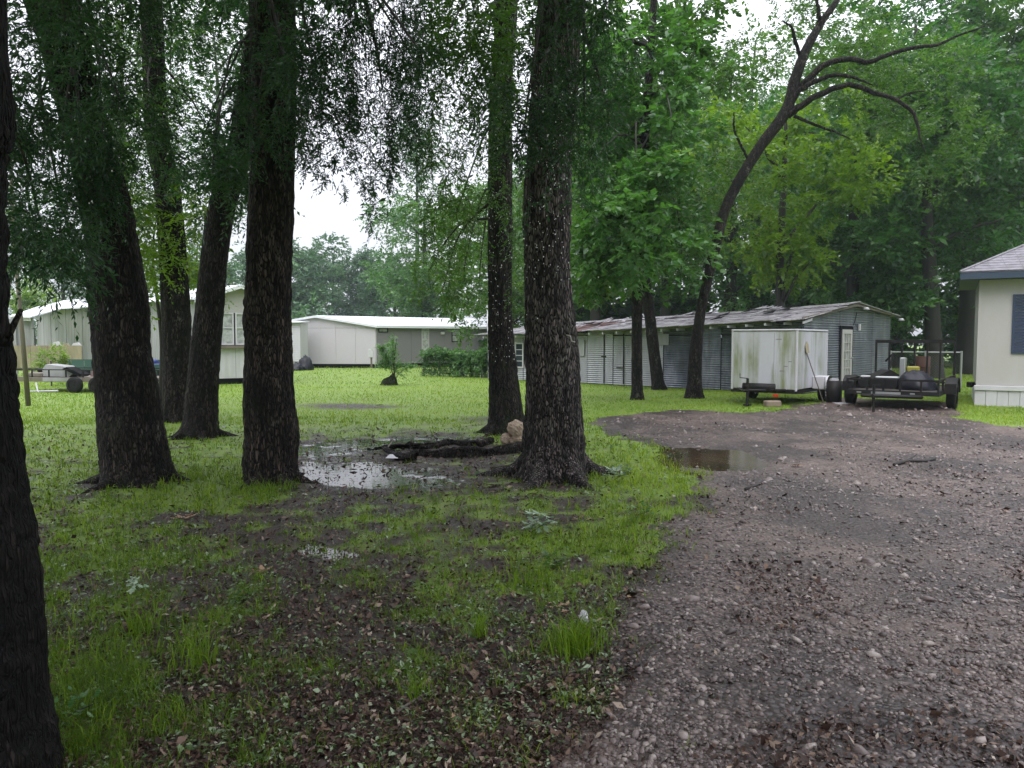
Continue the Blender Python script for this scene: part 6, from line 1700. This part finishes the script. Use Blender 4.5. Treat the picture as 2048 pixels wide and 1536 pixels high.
def sprig(px, py, n, l, label, mat, seed, spread=.1, h=.08, name='oak_sprig'):
    r = np.random.default_rng(seed); g = G(px, py)
    rt = root(name, (g[0], g[1], 0), label, 'sprig')
    z = float(dz(np.array([g[0]]), np.array([g[1]]))[0])
    MB().tube([(g[0] - spread, g[1] - .03, z), (g[0], g[1], z + h * .7), (g[0] + spread, g[1] + .04, z + h)], [.004, .003, .002], 5).build('stem', m_twig, rt)
    h *= 1.6
    for k in range(int(n * 1.3)):
        c = (g[0] + r.uniform(-spread, spread), g[1] + r.normal(0, spread * .5), z + h * r.uniform(.4, 1.2))
        W_, F = lobed(c, r.uniform(0, 6.28), l * 1.3 * r.uniform(.7, 1.2), r.uniform(-.7, .5), r)
        mesh_obj('leaf', np.array(W_), F, mat, rt, False, np.full(len(W_), np.clip(r.normal(.55, .2), 0, 1)))
    return rt
sprig(1080, 1068, 22, .085, 'fallen oak sprig with pale green lobed leaves before the plated trunk', lm_pale, 1, .10, .09)
sprig(1243, 965, 20, .085, 'pale leafed oak sprig at the right root of the plated trunk', lm_pale, 2, .13, .10)
sprig(265, 1195, 14, .05, 'pale lobed oak sprig lying in shaded litter under dark trunks', lm_pale, 3, .07, .07)
sprig(1105, 1140, 16, .06, 'dark green broadleaf weed sprig in bare soil', lm_oak2, 4, .07, .06)
sprig(480, 1205, 9, .05, 'small dark green sprig near the brown curled leaves', lm_oak2, 5, .05, .05)
sprig(150, 1452, 16, .034, 'bright green sprig beside the darkest near trunk', lm_sweet, 6, .08, .08)
sprig(1280, 1040, 14, .06, 'loose green sprig in the grass right of the pinkish leaves', lm_sweet, 7, .12, .08)
lm_brown = leaf_mat('dead_leaf_tan', (0.14, 0.075, 0.04), (0.32, 0.18, 0.10), (0.46, 0.33, 0.22), (.3, .15, .05), .15, .5)
def dead(px, py, n, l, label, seed, spread=.06):
    r = np.random.default_rng(seed); g = G(px, py); z = float(dz(np.array([g[0]]), np.array([g[1]]))[0])
    rt = root('dead_leaf_cluster', (g[0], g[1], 0), label, 'dead leaves')
    for k in range(n):
        c = (g[0] + r.normal(0, spread), g[1] + r.normal(0, spread * .6), z + .012 + .01 * r.random())
        W_, F = lobed(c, r.uniform(0, 6.28), l * r.uniform(.7, 1.2), r.uniform(-.1, .4), r)
        mesh_obj('leaf', np.array(W_), F, lm_brown, rt, False, np.full(len(W_), r.uniform(.2, 1)))
dead(368, 1035, 7, .10, 'orange tan dead oak leaves in grass right of the leaning trunk', 1)
dead(522, 1143, 7, .08, 'tan curled dead leaves below the straight brown trunk', 2, .04)
dead(1160, 1042, 6, .07, 'pinkish dead leaves caught in grass beside the pale sprig', 3, .04)
dead(1120, 1218, 8, .06, 'pale brown dead leaves on wet bare soil left of the drive', 4, .05)
dead(300, 1345, 7, .07, 'dull tan dead leaves in the deepest shade', 5, .07)
dead(900, 1440, 5, .06, 'pale curled dead leaves on reddish litter at the bottom', 6, .09)
dead(1420, 1035, 6, .06, 'rusty dead leaves at the tip of the grass by the drive', 7, .08)
dead(1275, 1195, 5, .055, 'small orange dead leaves on the drive edge', 8, .04)
dead(1590, 938, 4, .10, 'orange dead leaf on gravel right of the brown puddle', 9, .05)
# sticks on the gravel
for i, (pts_, rad, lab) in enumerate((([(1788, 938), (1815, 931), (1850, 930), (1870, 925)], .022, 'dark crooked stick lying across the far gravel'),
                                     ([(1235, 1352), (1255, 1348), (1280, 1340)], .006, 'thin dark twig at the edge of the gravel drive'),
                                     ([(795, 1425), (835, 1402), (880, 1380)], .007, 'straight pale stick in the reddish leaf litter'),
                                     ([(1490, 985), (1510, 978), (1525, 972)], .014, 'short dark bark bit on gravel below the brown puddle'))):
    m = MB(); q = [tuple(G(a, b_)) for a, b_ in pts_]
    zz_ = [float(dz(np.array([p[0]]), np.array([p[1]]))[0]) + rad * .8 + .004 for p in q]
    m.tube([(p[0], p[1], z) for p, z in zip(q, zz_)], rad, 7)
    if i == 0: m.tube([(q[1][0], q[1][1], zz_[1]), (q[1][0] + .3, q[1][1] + .35, zz_[1] + .03)], [rad * .7, rad * .3], 6)
    tag(m.build('stick', m_twig if i != 2 else m_wood, None, True), lab, 'stick')
# small weeds spread
# ------------------------------------------------------------------ damp air
m_haze = bpy.data.materials.new('damp_air'); m_haze.use_nodes = True
t = m_haze.node_tree; t.nodes.clear(); o_ = t.nodes.new('ShaderNodeOutputMaterial'); pv = t.nodes.new('ShaderNodeVolumePrincipled')
pv.inputs['Color'].default_value = (0.80, 0.92, 1.0, 1); pv.inputs['Density'].default_value = 0.0006; pv.inputs['Anisotropy'].default_value = 0.2
t.links.new(pv.outputs[0], o_.inputs['Volume'])
hz_ = MB().box(frame((0, 5), (1, 0)), -245, 245, -245, 245, -1.6, 24.0).build('haze', m_haze)
hz_['kind'] = 'stuff'; hz_['label'] = 'thin rainy mist filling the air'; hz_['category'] = 'mist'
ntri = sum(len(o.data.loops) - 2 * len(o.data.polygons) for o in COL.objects if o.type == 'MESH')
print('TRIS', ntri, 'OBJS', len(COL.objects))
